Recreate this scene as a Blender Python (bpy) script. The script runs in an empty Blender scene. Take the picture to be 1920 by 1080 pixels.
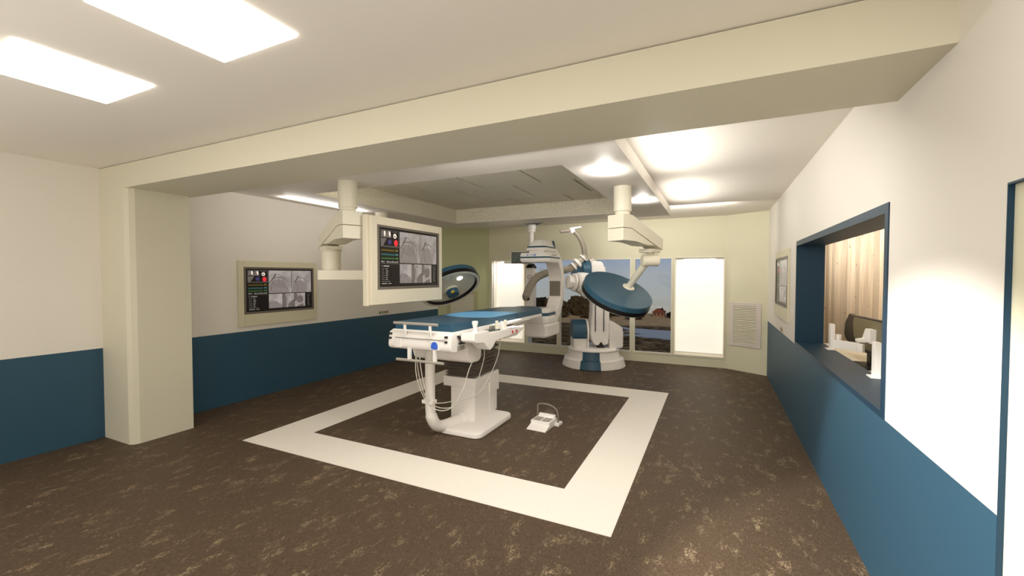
import bpy, bmesh, math, random
from mathutils import Vector, Matrix, noise as mnoise
R = math.radians
sc = bpy.context.scene
COL = sc.collection
random.seed(7)

# ------------------------------------------------------------------ helpers
class MB:
    """collects shapes, then links them as one mesh object"""
    def __init__(self, M=None):
        self.v = []; self.f = []; self.m = []; self.M = M
    def add(self, verts, faces, mat=0):
        o = len(self.v)
        for p in verts:
            p = Vector(p)
            self.v.append(self.M @ p if self.M else p)
        for f in faces:
            self.f.append([i + o for i in f]); self.m.append(mat)
        return self
    def box(self, x0, x1, y0, y1, z0, z1, mat=0, bev=0.0, seg=2):
        x0, x1 = min(x0, x1), max(x0, x1); y0, y1 = min(y0, y1), max(y0, y1); z0, z1 = min(z0, z1), max(z0, z1)
        P = [(x0,y0,z0),(x1,y0,z0),(x1,y1,z0),(x0,y1,z0),(x0,y0,z1),(x1,y0,z1),(x1,y1,z1),(x0,y1,z1)]
        F = [(0,3,2,1),(4,5,6,7),(0,1,5,4),(1,2,6,5),(2,3,7,6),(3,0,4,7)]
        if bev <= 0: return self.add(P, F, mat)
        return self._bev(P, F, bev, seg, mat)
    def _bev(self, P, F, bev, seg, mat):
        bm = bmesh.new(); vs = [bm.verts.new(p) for p in P]
        for f in F: bm.faces.new([vs[i] for i in f])
        bmesh.ops.recalc_face_normals(bm, faces=bm.faces)
        bmesh.ops.bevel(bm, geom=list(bm.edges), offset=bev, segments=seg, affect='EDGES', profile=0.5, clamp_overlap=True)
        bm.verts.index_update()
        self.add([v.co.copy() for v in bm.verts], [[v.index for v in f.verts] for f in bm.faces], mat); bm.free()
        return self
    def prism(self, poly, axis, a, b, mat=0, bev=0.0, seg=2):
        """poly: 2-D points; axis 'x' (poly=y,z) 'y' (poly=x,z) 'z' (poly=x,y)"""
        mk = {'x': lambda p, t: (t, p[0], p[1]), 'y': lambda p, t: (p[0], t, p[1]), 'z': lambda p, t: (p[0], p[1], t)}[axis]
        n = len(poly)
        P = [mk(p, a) for p in poly] + [mk(p, b) for p in poly]
        F = [tuple(range(n)), tuple(range(2*n-1, n-1, -1))] + [(i, (i+1) % n, n+(i+1) % n, n+i) for i in range(n)]
        if bev > 0: return self._bev(P, F, bev, seg, mat)
        return self.add(P, F, mat)
    def loft(self, rings, mat=0, cap=True):
        n = len(rings[0]); P = [p for r in rings for p in r]; F = []
        for k in range(len(rings)-1):
            for i in range(n):
                j = (i+1) % n; F.append((k*n+i, k*n+j, (k+1)*n+j, (k+1)*n+i))
        if cap: F.append(tuple(range(n-1, -1, -1))); F.append(tuple((len(rings)-1)*n+i for i in range(n)))
        return self.add(P, F, mat)
    def lathe(self, prof, c=(0,0,0), ax=(0,0,1), n=40, mat=0, a0=0.0, a1=None, mats=None, ref=None):
        """prof: (radius, height) list"""
        c = Vector(c); ax = Vector(ax).normalized()
        e1 = Vector(ref) if ref else (Vector((1,0,0)) if abs(ax.x) < .9 else Vector((0,1,0)))
        e1 = (e1 - ax*e1.dot(ax)).normalized(); e2 = ax.cross(e1)
        full = a1 is None; cnt = n if full else n+1; P = []
        for (r, h) in prof:
            for i in range(cnt):
                a = 2*math.pi*i/n if full else a0+(a1-a0)*i/n
                P.append(c+ax*h+(e1*math.cos(a)+e2*math.sin(a))*max(r, 1e-5))
        for k in range(len(prof)-1):
            F = []
            for i in range(n if full else n):
                j = (i+1) % cnt if full else i+1
                F.append((k*cnt+i, k*cnt+j, (k+1)*cnt+j, (k+1)*cnt+i))
            if k == 0: self.add(P, F, mats[k] if mats else mat); base = len(self.v)-len(P)
            else:
                for f in F: self.f.append([i+base for i in f]); self.m.append(mats[k] if mats else mat)
        return self
    def cyl(self, p0, p1, r, r1=None, n=24, mat=0):
        p0, p1 = Vector(p0), Vector(p1); L = (p1-p0).length; r1 = r if r1 is None else r1
        return self.lathe([(0,0),(r,0),(r1,L),(0,L)], p0, p1-p0, n, mat)
    def tube(self, pts, r, n=12, mat=0, cap=True, sub=0):
        pts = [Vector(p) for p in pts]
        if sub: pts = smooth(pts, sub)
        rr = r if callable(r) else (lambda t: r)
        t0 = (pts[1]-pts[0]).normalized()
        nx = t0.orthogonal().normalized(); rings = []
        for i, p in enumerate(pts):
            t = (pts[min(i+1, len(pts)-1)]-pts[max(i-1, 0)]).normalized()
            nx = (nx-t*nx.dot(t)).normalized(); b = t.cross(nx); q = rr(i/(len(pts)-1))
            rings.append([p+(nx*math.cos(2*math.pi*k/n)+b*math.sin(2*math.pi*k/n))*q for k in range(n)])
        return self.loft(rings, mat, cap)
    def sphere(self, c, r, n=16, mat=0, s=(1,1,1)):
        m = n//2; P = []; F = []
        for i in range(m+1):
            th = math.pi*i/m
            for j in range(n):
                a = 2*math.pi*j/n
                P.append((c[0]+r*s[0]*math.sin(th)*math.cos(a), c[1]+r*s[1]*math.sin(th)*math.sin(a), c[2]+r*s[2]*math.cos(th)))
        for i in range(m):
            for j in range(n):
                F.append((i*n+j, (i+1)*n+j, (i+1)*n+(j+1) % n, i*n+(j+1) % n))
        return self.add(P, F, mat)
    def build(self, name, mats, parent=None, smooth_deg=35, label=None):
        if not isinstance(mats, (list, tuple)): mats = [mats]
        lo = Vector([min(v[i] for v in self.v) for i in range(3)]); hi = Vector([max(v[i] for v in self.v) for i in range(3)])
        c = (lo+hi)/2
        if parent is None: c.z = lo.z
        me = bpy.data.meshes.new(name); me.from_pydata([v-c for v in self.v], [], self.f)
        for m in mats: me.materials.append(m)
        for p, k in zip(me.polygons, self.m): p.material_index = k
        bm = bmesh.new(); bm.from_mesh(me)
        bmesh.ops.remove_doubles(bm, verts=bm.verts, dist=1e-5)
        bmesh.ops.dissolve_degenerate(bm, dist=1e-6, edges=bm.edges)
        bmesh.ops.recalc_face_normals(bm, faces=bm.faces); bm.to_mesh(me); bm.free()
        if smooth_deg:
            for p in me.polygons: p.use_smooth = True
            me.set_sharp_from_angle(angle=R(smooth_deg))
        o = bpy.data.objects.new(name, me); COL.objects.link(o)
        if smooth_deg:
            wn = o.modifiers.new('weighted_normal', 'WEIGHTED_NORMAL'); wn.keep_sharp = True
        if parent is None: o.location = c
        else:
            o.parent = parent; o.location = c - wloc(parent)
        if label: o['label'] = label
        return o

def wloc(o):
    v = Vector((0,0,0))
    while o: v += o.location; o = o.parent
    return v
def smooth(pts, k):
    out = []
    n = len(pts)
    for i in range(n-1):
        p0 = pts[max(i-1, 0)]; p1 = pts[i]; p2 = pts[i+1]; p3 = pts[min(i+2, n-1)]
        for j in range(k):
            t = j/k
            out.append(0.5*((2*p1)+(p2-p0)*t+(2*p0-5*p1+4*p2-p3)*t*t+(3*p1-p0-3*p2+p3)*t**3))
    out.append(pts[-1]); return out
def thing(name, label, cat, loc, group=None):
    o = bpy.data.objects.new(name, None); COL.objects.link(o); o.location = loc; o.empty_display_size = .1
    return tag(o, label, cat, group)
def tag(o, label, cat, group=None):
    o['label'] = label; o['category'] = cat
    if group: o['group'] = group
    return o
def struct(o, label=None):
    o['kind'] = 'structure'
    if label: o['label'] = label
    return o

# ------------------------------------------------------------------ materials
def lin(c):
    return tuple(((x/255)/12.92 if x/255 <= .04045 else ((x/255+.055)/1.055)**2.4) for x in c)+(1,)
def mat(name, rgb, rough=.5, metal=0., spec=.3, bump=0., bscale=200., vary=0., vscale=3., emit=None, es=0., raw=False):
    m = bpy.data.materials.new(name); m.use_nodes = True; nt = m.node_tree; b = nt.nodes['Principled BSDF']
    col = rgb if raw else lin(rgb)
    b.inputs['Base Color'].default_value = col; b.inputs['Roughness'].default_value = rough
    b.inputs['Metallic'].default_value = metal; b.inputs['Specular IOR Level'].default_value = spec
    tc = nt.nodes.new('ShaderNodeTexCoord')
    if vary:
        n = nt.nodes.new('ShaderNodeTexNoise'); n.inputs['Scale'].default_value = vscale; n.inputs['Detail'].default_value = 4
        r = nt.nodes.new('ShaderNodeMix'); r.data_type = 'RGBA'
        r.inputs[6].default_value = tuple(c*(1-vary) for c in col[:3])+(1,); r.inputs[7].default_value = tuple(min(1, c*(1+vary)) for c in col[:3])+(1,)
        nt.links.new(tc.outputs['Object'], n.inputs['Vector']); nt.links.new(n.outputs['Fac'], r.inputs[0]); nt.links.new(r.outputs[2], b.inputs['Base Color'])
    if bump:
        n = nt.nodes.new('ShaderNodeTexNoise'); n.inputs['Scale'].default_value = bscale; n.inputs['Detail'].default_value = 3
        k = nt.nodes.new('ShaderNodeBump'); k.inputs['Strength'].default_value = bump; k.inputs['Distance'].default_value = .004
        nt.links.new(tc.outputs['Object'], n.inputs['Vector']); nt.links.new(n.outputs['Fac'], k.inputs['Height']); nt.links.new(k.outputs['Normal'], b.inputs['Normal'])
    if emit is not None:
        b.inputs['Emission Color'].default_value = lin(emit); b.inputs['Emission Strength'].default_value = es
    return m
def ramp(nt, fac, stops):
    r = nt.nodes.new('ShaderNodeValToRGB'); e = r.color_ramp.elements
    while len(e) < len(stops): e.new(.5)
    for k, (p, c) in zip(e, stops): k.position = p; k.color = c
    nt.links.new(fac, r.inputs['Fac']); return r
def nd(nt, t, **kw):
    n = nt.nodes.new(t)
    for k, v in kw.items(): setattr(n, k, v)
    return n
def math_(nt, op, a, b=None, clamp=False):
    n = nt.nodes.new('ShaderNodeMath'); n.operation = op; n.use_clamp = clamp
    for i, x in enumerate((a, b)):
        if x is None: continue
        if isinstance(x, (int, float)): n.inputs[i].default_value = x
        else: nt.links.new(x, n.inputs[i])
    return n.outputs[0]
def G(v): return (v, v, v, 1)

M = {}
M['white_wall'] = mat('wall_paint_white', (228, 223, 214), .7, spec=.2, bump=.03, bscale=300)
M['blue_wall'] = mat('wall_paint_blue', (46, 80, 100), .5, spec=.35, bump=.02, bscale=300)
M['blue_frame_shaded'] = mat('frame_blue_shaded', (27, 55, 75), .45, spec=.3)  # blue darkened so the colour carries the shade of soffit and jambs
M['cream'] = mat('cream_paint', (211, 206, 186), .6, spec=.25)
M['green_wall'] = mat('green_cream_paint', (220, 216, 190), .65, spec=.2)
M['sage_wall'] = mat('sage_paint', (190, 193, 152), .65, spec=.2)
M['ceil'] = mat('ceiling_paint', (232, 226, 216), .75, spec=.15)
M['canopy'] = mat('canopy_paint', (226, 220, 212), .5, spec=.3)
M['cream_metal'] = mat('cream_enamel', (226, 221, 203), .4, spec=.4)
M['white_plastic'] = mat('white_plastic', (240, 236, 231), .35, spec=.45)
M['white_enamel'] = mat('white_enamel', (238, 233, 228), .4, spec=.4)
M['grey_metal'] = mat('grey_metal', (176, 170, 160), .4, metal=.3)
M['grey_plastic'] = mat('grey_plastic', (128, 120, 108), .5)
M['hose_grey'] = mat('hose_grey', (176, 168, 154), .5, spec=.3)
M['bellows'] = mat('bellows_rubber', (122, 112, 102), .6, spec=.25)
M['blue'] = mat('equipment_blue', (42, 80, 100), .38, spec=.4)
M['mattress'] = mat('mattress_vinyl', (38, 78, 102), .42, spec=.35, bump=.02, bscale=60)
M['black'] = mat('black_plastic', (14, 12, 12), .4)
M['dark'] = mat('dark_recess', (40, 36, 34), .6)
M['dish'] = mat('lamp_dish', (205, 200, 182), .45)
M['logo_blue'] = mat('sign_blue', (60, 104, 214), .4)
M['gold'] = mat('emblem_gold', (196, 160, 44), .4)
M['red'] = mat('button_red', (204, 30, 42), .4)
M['cable'] = mat('cable_white', (226, 222, 212), .45)
M['lamp_on'] = mat('lamp_glass_lit', (255, 255, 255), .4, emit=(255, 250, 240), es=8)
M['panel_on'] = mat('light_diffuser_lit', (255, 255, 255), .5, emit=(255, 248, 238), es=6)
M['blind_lit'] = mat('blind_fabric_lit', (240, 236, 222), .8, emit=(255, 249, 234), es=.62)
M['lcd'] = mat('lcd_glass', (52, 78, 76), .15, spec=.6)
M['screen_black'] = mat('screen_black', (16, 13, 12), .3, emit=(24, 18, 16), es=.6)
M['screen_line'] = mat('screen_line', (90, 88, 84), .3, emit=(120, 118, 112), es=.6)
M['screen_text'] = mat('screen_text', (160, 156, 150), .3, emit=(170, 165, 158), es=.6)
M['screen_grey'] = mat('screen_bezel', (112, 104, 96), .45)
M['ecg_y'] = mat('trace_yellow', (120, 104, 30), .3, emit=(138, 118, 30), es=.6)
M['ecg_t'] = mat('trace_teal', (60, 120, 120), .3, emit=(70, 130, 130), es=.6)
M['ecg_g'] = mat('trace_green', (60, 120, 60), .3, emit=(74, 132, 70), es=.6)
M['scan_red'] = mat('scan_red', (200, 40, 50), .3, emit=(214, 44, 56), es=.7)
M['scan_blue'] = mat('scan_violet', (52, 50, 96), .3, emit=(52, 48, 96), es=.7)
M['scan_white'] = mat('scan_white', (220, 210, 200), .3, emit=(214, 205, 198), es=.7)

def image_mat(name, dark, light, nscale=14, streak=0):
    """grey x-ray picture on a display: its own tone, grain and streaks"""
    m = bpy.data.materials.new(name); m.use_nodes = True; nt = m.node_tree; b = nt.nodes['Principled BSDF']
    tc = nd(nt, 'ShaderNodeTexCoord'); mp = nd(nt, 'ShaderNodeMapping'); nt.links.new(tc.outputs['Object'], mp.inputs['Vector'])
    mp.inputs['Rotation'].default_value = (.6, 0, 0); mp.inputs['Scale'].default_value = (1, 1+streak, 1)
    n = nd(nt, 'ShaderNodeTexNoise'); n.inputs['Scale'].default_value = nscale; n.inputs['Detail'].default_value = 5
    nt.links.new(mp.outputs[0], n.inputs['Vector'])
    r = ramp(nt, n.outputs['Fac'], [(.3, lin(dark)), (.7, lin(light))])
    nt.links.new(r.outputs[0], b.inputs['Emission Color']); b.inputs['Emission Strength'].default_value = .78
    b.inputs['Base Color'].default_value = G(.03); b.inputs['Roughness'].default_value = .3
    return m
M['xray_light'] = image_mat('xray_light', (148, 138, 132), (196, 186, 180), 9)
M['xray_mid'] = image_mat('xray_mid', (126, 114, 110), (160, 148, 142), 16, 4)
M['xray_dark'] = image_mat('xray_dark', (96, 84, 80), (130, 118, 112), 16, 3)
M['xray_vessel'] = image_mat('xray_vessel', (58, 46, 46), (84, 72, 70), 20)

def floor_mat():
    m = bpy.data.materials.new('speckled_linoleum'); m.use_nodes = True; nt = m.node_tree; b = nt.nodes['Principled BSDF']
    tc = nd(nt, 'ShaderNodeTexCoord'); mp = nd(nt, 'ShaderNodeMapping'); mp.inputs['Scale'].default_value = (1, .5, 1)
    nt.links.new(tc.outputs['Object'], mp.inputs['Vector'])
    n = nd(nt, 'ShaderNodeTexNoise'); n.inputs['Scale'].default_value = 30; n.inputs['Detail'].default_value = 9; n.inputs['Roughness'].default_value = .70; n.inputs['Distortion'].default_value = .9
    nt.links.new(mp.outputs[0], n.inputs['Vector'])
    d = math_(nt, 'ABSOLUTE', math_(nt, 'SUBTRACT', n.outputs['Fac'], .5))
    ridge = math_(nt, 'SUBTRACT', 1, math_(nt, 'MULTIPLY', d, 48), True)
    n2 = nd(nt, 'ShaderNodeTexNoise'); n2.inputs['Scale'].default_value = 11; n2.inputs['Detail'].default_value = 5; n2.inputs['Roughness'].default_value = .62
    nt.links.new(mp.outputs[0], n2.inputs['Vector'])
    mask = ramp(nt, n2.outputs['Fac'], [(.54, G(0)), (.66, G(1))])
    f = math_(nt, 'MULTIPLY', ridge, mask.outputs[0], True)
    n3 = nd(nt, 'ShaderNodeTexNoise'); n3.inputs['Scale'].default_value = 45; n3.inputs['Detail'].default_value = 6; n3.inputs['Roughness'].default_value = .75
    nt.links.new(mp.outputs[0], n3.inputs['Vector'])
    sp = ramp(nt, n3.outputs['Fac'], [(.61, G(0)), (.69, G(.65))])
    f2 = math_(nt, 'MAXIMUM', f, math_(nt, 'MULTIPLY', sp.outputs[0], .5), True)
    n4 = nd(nt, 'ShaderNodeTexNoise'); n4.inputs['Scale'].default_value = 90; n4.inputs['Detail'].default_value = 4
    nt.links.new(mp.outputs[0], n4.inputs['Vector'])
    base = ramp(nt, n4.outputs['Fac'], [(.3, lin((72, 58, 45))), (.7, lin((92, 76, 60)))])
    mx = nd(nt, 'ShaderNodeMix', data_type='RGBA'); nt.links.new(f2, mx.inputs[0]); nt.links.new(base.outputs[0], mx.inputs[6]); mx.inputs[7].default_value = lin((196, 176, 142))
    nt.links.new(mx.outputs[2], b.inputs['Base Color']); b.inputs['Roughness'].default_value = .55; b.inputs['Specular IOR Level'].default_value = .22
    k = nd(nt, 'ShaderNodeBump'); k.inputs['Strength'].default_value = .12; k.inputs['Distance'].default_value = .002
    nt.links.new(n4.outputs['Fac'], k.inputs['Height']); nt.links.new(k.outputs[0], b.inputs['Normal'])
    return m
M['floor'] = floor_mat()
M['inlay'] = mat('white_linoleum', (236, 230, 221), .5, spec=.25, vary=.05, vscale=40, bump=.05, bscale=120)

def tile_mat():
    m = bpy.data.materials.new('acoustic_tile'); m.use_nodes = True; nt = m.node_tree; b = nt.nodes['Principled BSDF']
    tc = nd(nt, 'ShaderNodeTexCoord')
    n = nd(nt, 'ShaderNodeTexNoise'); n.inputs['Scale'].default_value = 105; n.inputs['Detail'].default_value = 5; n.inputs['Roughness'].default_value = .7
    nt.links.new(tc.outputs['Object'], n.inputs['Vector'])
    r = ramp(nt, n.outputs['Fac'], [(.38, lin((184, 177, 156))), (.5, lin((220, 214, 195))), (.62, lin((242, 238, 222)))])
    nt.links.new(r.outputs[0], b.inputs['Base Color']); b.inputs['Roughness'].default_value = .9; b.inputs['Specular IOR Level'].default_value = .1
    return m
M['tile'] = tile_mat()

def wood_mat():
    m = bpy.data.materials.new('knotty_pine'); m.use_nodes = True; nt = m.node_tree; b = nt.nodes['Principled BSDF']
    tc = nd(nt, 'ShaderNodeTexCoord'); at = nd(nt, 'ShaderNodeAttribute', attribute_name='board')
    mp = nd(nt, 'ShaderNodeMapping'); mp.inputs['Scale'].default_value = (1, 1, .07)
    cb = nd(nt, 'ShaderNodeVectorMath', operation='ADD'); nt.links.new(tc.outputs['Object'], cb.inputs[0]); nt.links.new(at.outputs['Vector'], cb.inputs[1])
    nt.links.new(cb.outputs[0], mp.inputs['Vector'])
    n = nd(nt, 'ShaderNodeTexNoise'); n.inputs['Scale'].default_value = 26; n.inputs['Detail'].default_value = 5
    nt.links.new(mp.outputs[0], n.inputs['Vector'])
    base = ramp(nt, n.outputs['Fac'], [(.3, lin((202, 176, 144))), (.5, lin((222, 203, 176))), (.72, lin((236, 224, 204)))])
    vo = nd(nt, 'ShaderNodeTexVoronoi'); vo.inputs['Scale'].default_value = 3.0
    mp2 = nd(nt, 'ShaderNodeMapping'); mp2.inputs['Scale'].default_value = (1, 1, 1.5); nt.links.new(cb.outputs[0], mp2.inputs['Vector']); nt.links.new(mp2.outputs[0], vo.inputs['Vector'])
    kn = ramp(nt, vo.outputs['Distance'], [(.045, G(1)), (.10, G(0))])
    mx = nd(nt, 'ShaderNodeMix', data_type='RGBA'); nt.links.new(kn.outputs[0], mx.inputs[0]); nt.links.new(base.outputs[0], mx.inputs[6]); mx.inputs[7].default_value = lin((122, 72, 36))
    fr = math_(nt, 'ADD', math_(nt, 'MULTIPLY', math_(nt, 'FRACT', at.outputs['Fac']), .42), .70)
    tn = nd(nt, 'ShaderNodeMix', data_type='RGBA', blend_type='MULTIPLY'); tn.inputs[0].default_value = 1; cc = nd(nt, 'ShaderNodeCombineColor')
    for k, e in enumerate((1, .97, .93)): nt.links.new(math_(nt, 'POWER', fr, 1/e), cc.inputs[k])
    nt.links.new(mx.outputs[2], tn.inputs[6]); nt.links.new(cc.outputs[0], tn.inputs[7])
    nt.links.new(tn.outputs[2], b.inputs['Base Color']); b.inputs['Roughness'].default_value = .5
    return m
M['wood'] = wood_mat()

def glass_mat():
    m = bpy.data.materials.new('window_glass'); m.use_nodes = True; nt = m.node_tree
    nt.nodes.remove(nt.nodes['Principled BSDF']); out = nt.nodes['Material Output']
    t = nd(nt, 'ShaderNodeBsdfTransparent'); g = nd(nt, 'ShaderNodeBsdfGlossy'); g.inputs['Roughness'].default_value = .03
    t.inputs['Color'].default_value = (.95, .97, .97, 1)
    mx = nd(nt, 'ShaderNodeMixShader'); mx.inputs[0].default_value = .006
    nt.links.new(t.outputs[0], mx.inputs[1]); nt.links.new(g.outputs[0], mx.inputs[2]); nt.links.new(mx.outputs[0], out.inputs['Surface'])
    return m
M['glass'] = glass_mat()

# ------------------------------------------------------------------ room shell
XL, XR, H, D = -5.564, .779, 2.7, .906
YB, YF = 8.41, -2.6
XI = 1.017
fl = struct(MB().box(XL-.1, XI+.9, YF-.1, YB+.4, -.12, 0).build('floor', M['floor'], smooth_deg=0))
def quadring(x0, x1, y0, y1, u0, u1, v0, v1, z, t):
    m = MB()
    for (a, b, c, d) in ((x0, x1, y0, v0), (x0, x1, v1, y1), (x0, u0, v0, v1), (u1, x1, v0, v1)):
        m.box(a, b, c, d, z, z+t)
    return m
quadring(-4.219, -.570, 2.633, 6.281, -3.762, -1.026, 3.087, 5.830, -.001, .0025).build('inlay_stripe', M['inlay'], fl, 0)
# ceiling with the opening above the suspended canopy
CX0, CX1, CY0, CY1 = -4.56, -.617, 2.80, 6.76
QX0, QX1, QY0, QY1 = -4.03, -1.14, 3.334, 6.226
struct(quadring(XL-.1, XR+.1, YF-.1, YB+.4, QX0-.01, QX1+.01, QY0-.01, QY1+.01, H, .1).build('ceiling', M['ceil'], smooth_deg=0))
# side walls: white above a blue dado
w = MB(); w.box(XL-.1, XL, YF, 7.95, 0, D, 1); w.box(XL-.1, XL, YF, 7.95, D, H, 0)
struct(w.build('wall_left', [M['white_wall'], M['blue_wall']], smooth_deg=0))
WY0, WY1, WZ0, WZ1 = 2.73, 5.41, .906, 2.0          # control-room window
DY0, DY1, DZ = .82, 1.78, 1.907                      # door
w = MB()
for (a, b) in ((5.41, 8.45), (1.78, 2.73), (YF, .82), (2.73, 5.41)):
    w.box(XR, XI, a, b, 0, D, 1)
for (a, b) in ((5.41, 8.45), (1.78, 2.73), (YF, .82)):
    w.box(XR, XI, a, b, D, H, 0)
w.box(XR, XI, WY0, WY1, WZ1, H, 0); w.box(XR, XI, DY0, DY1, DZ, H, 0)
struct(w.build('wall_right', [M['white_wall'], M['blue_wall']], smooth_deg=0))
struct(MB().box(XL-.1, XR+.3, YF-.1, YF, 0, H).build('wall_front', M['white_wall'], smooth_deg=0))
# back wall: three faces of a bay
def seg_wall(name, a, b, m, t=.12):
    a, b = Vector((a[0], a[1], 0)), Vector((b[0], b[1], 0)); d = (b-a).normalized(); n = Vector((-d.y, d.x, 0))
    P = [a, b, b+n*t, a+n*t]
    return struct(MB().prism([(p.x, p.y) for p in P], 'z', 0, H).build(name, m, smooth_deg=0))
LC, RC = (-4.572, 8.41), (.190, 8.41)
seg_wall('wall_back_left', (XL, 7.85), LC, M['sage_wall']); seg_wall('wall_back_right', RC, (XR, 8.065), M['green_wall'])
WB0, WB1 = .165, 1.985
wins = [(-4.515, -3.690), (-3.645, -2.945), (-2.905, -2.195), (-2.155, -1.458), (-1.412, -.742+.03), (-.690, .160)]
w = MB(); w.box(LC[0], RC[0], YB, YB+.10, 0, WB0); w.box(LC[0], RC[0], YB, YB+.10, WB1, H)
xs = [LC[0]]+[x for p in wins for x in p]+[RC[0]]
for i in range(0, len(xs), 2): w.box(xs[i], xs[i+1], YB, YB+.10, WB0, WB1)
struct(w.build('wall_back', M['green_wall'], smooth_deg=0))
# beam and column
struct(MB().box(XL, XR, 2.094, 2.664, 2.47, H-.007).build('beam', M['cream'], smooth_deg=0))
poly = [(XL, 2.094), (-5.095, 2.094), (-5.058, 2.118), (-5.040, 2.16), (-5.040, 2.630), (XL, 2.630)]
struct(MB().prism(poly, 'z', 0, 2.47).build('column', M['cream'], smooth_deg=12))

# ------------------------------------------------------------------ windows of the back wall
for i, (a, b) in enumerate(wins):
    lit = i in (0, 5)
    root = bpy.data.objects.new('window_%d' % (i+1), None); COL.objects.link(root); root.location = ((a+b)/2, YB, WB0); struct(root)
    fw = .026 if not lit else .018
    f = MB()
    y0, y1 = YB-.012, YB+.04
    f.box(a, a+fw, y0, y1, WB0, WB1); f.box(b-fw, b, y0, y1, WB0, WB1); f.box(a+fw, b-fw, y0, y1, WB1-fw, WB1); f.box(a+fw, b-fw, y0, y1, WB0, WB0+fw+.008)
    f.build('window_frame', M['cream_metal'], root, 0)
    if not lit:
        MB().box(a+fw, b-fw, YB+.012, YB+.018, WB0+fw, WB1-fw).build('pane', M['glass'], root, 0)
    else:
        n = MB()                                     # the reveal box behind the lit windows
        n.box(a-.02, a, YB+.04, YB+.30, WB0, WB1); n.box(b, b+.02, YB+.04, YB+.30, WB0, WB1)
        n.box(a-.02, b+.02, YB+.04, YB+.30, WB1, WB1+.02); n.box(a-.02, b+.02, YB+.04, YB+.30, WB0-.02, WB0)
        n.box(a-.02, b+.02, YB+.30, YB+.32, WB0-.02, WB1+.02)
        n.build('reveal', M['white_plastic'], root, 0)
# roller blinds hang inside the lit reveals
for (a, b), lab, dy in ((wins[0], 'white lit blind in the window next to the sage green wall', .20), (wins[5], 'glowing white blind in the rightmost window beside the wall louvre', .07)):
    t = thing('roller_blind', lab, 'blind', ((a+b)/2, YB+dy, WB0), 'lit window blinds')
    x0, x1 = a+.03, b-.03
    if dy > .1: x1 = b-.16
    MB().box(x0, x1, YB+dy, YB+dy+.004, WB0+.075, WB1-.045).build('fabric', M['blind_lit'], t, 0)
    MB().box(x0, x1, YB+dy-.008, YB+dy+.010, WB0+.060, WB0+.077, bev=.003).build('bottom_bar', M['white_plastic'], t)
    MB().cyl((x0-.005, YB+dy+.002, WB1-.03), (x1+.005, YB+dy+.002, WB1-.03), .022).build('roller', M['white_plastic'], t)

# ------------------------------------------------------------------ wall louvres
def frame_on(a, b):
    a, b = Vector((a[0], a[1], 0)), Vector((b[0], b[1], 0)); d = (b-a).normalized(); n = Vector((d.y, -d.x, 0))   # n points into the room
    Mx = Matrix(((d.x, n.x, 0, a.x), (d.y, n.y, 0, a.y), (0, 0, 1, 0), (0, 0, 0, 1)))
    return Mx
def louvre(Mx, s0, s1, z0, z1, i0, i1, j0, j1, nsl, label, fm):
    t = thing('wall_louvre', label, 'vent', Mx @ Vector(((s0+s1)/2, 0, z0)), 'wall louvres')
    f = MB(Mx); th = .016
    f.box(s0, i0, 0, th, z0, z1, bev=.003); f.box(i1, s1, 0, th, z0, z1, bev=.003); f.box(i0, i1, 0, th, z0, j0, bev=.003); f.box(i0, i1, 0, th, j1, z1, bev=.003)
    f.build('frame', fm, t)
    MB(Mx).box(i0, i1, .0005, .002, j0, j1).build('backing', M['grey_plastic'], t, 0)
    p = (j1-j0)/nsl
    for k in range(nsl):
        z = j0+p*k
        s = MB(Mx); s.prism([(.002, z+p*.98), (.002, z+p*.55), (.015, z+p*.06), (.017, z+p*.16)], 'x', i0, i1)
        s.build('slat', M['cream'], t, 0)
MR = frame_on(RC, (XR, 8.065)); ML = frame_on((XL, 7.85), LC)
louvre(MR, .052, .586, .430, 1.183, .128, .502, .480, 1.124, 22, 'pale framed louvre on the angled wall right of the lit window', mat('louvre_frame', (216, 206, 198), .5))
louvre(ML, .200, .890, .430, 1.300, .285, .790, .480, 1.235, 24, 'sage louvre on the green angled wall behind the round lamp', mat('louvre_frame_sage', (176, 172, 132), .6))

# ------------------------------------------------------------------ suspended canopy
root = bpy.data.objects.new('suspended_ceiling', None); COL.objects.link(root); root.location = ((CX0+CX1)/2, (CY0+CY1)/2, 2.535); struct(root)
m = quadring(CX0, CX1, CY0, CY1, QX0, QX1, QY0, QY1, 2.535, .125)
for (a, b, c, d) in ((CX0+.06, CX1-.06, CY0+.06, QY0), (CX0+.06, CX1-.06, QY1, CY1-.06), (CX0+.06, QX0, QY0, QY1), (QX1, CX1-.06, QY0, QY1)):
    m.box(a, b, c, d, 2.659, 2.699)
m.build('canopy_ring', M['canopy'], root, 0)
t = MB(); t.box(QX0-.02, QX1+.02, QY0-.02, QY1+.02, 2.80, 2.86, 1)     # dark gap above the tiles
rows = [2.49, 3.28, 4.062, 4.855, 5.645, 6.435]
g = .013
for r in range(len(rows)-1):
    y0, y1 = max(rows[r], QY0), min(rows[r+1], QY1)
    off = -4.71 if r % 2 else -4.31
    for k in range(6):
        x0, x1 = max(off+.8*k, QX0), min(off+.8*k+.8, QX1)
        if x1-x0 < .03 or y1-y0 < .03: continue
        t.box(x0+g, x1-g, y0+g*.6, y1-g*.6, 2.765, 2.80, 0)
t.build('acoustic_tile', [M['tile'], M['dark']], root, 0)
s = MB(); e = .006
s.box(QX0, QX0+e, QY0, QY1, 2.545, 2.80); s.box(QX1-e, QX1, QY0, QY1, 2.545, 2.80); s.box(QX0+e, QX1-e, QY1-e, QY1, 2.545, 2.80); s.box(QX0+e, QX1-e, QY0, QY0+e, 2.545, 2.80)
s.build('recess_lining', M['tile'], root, 0)

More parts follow.
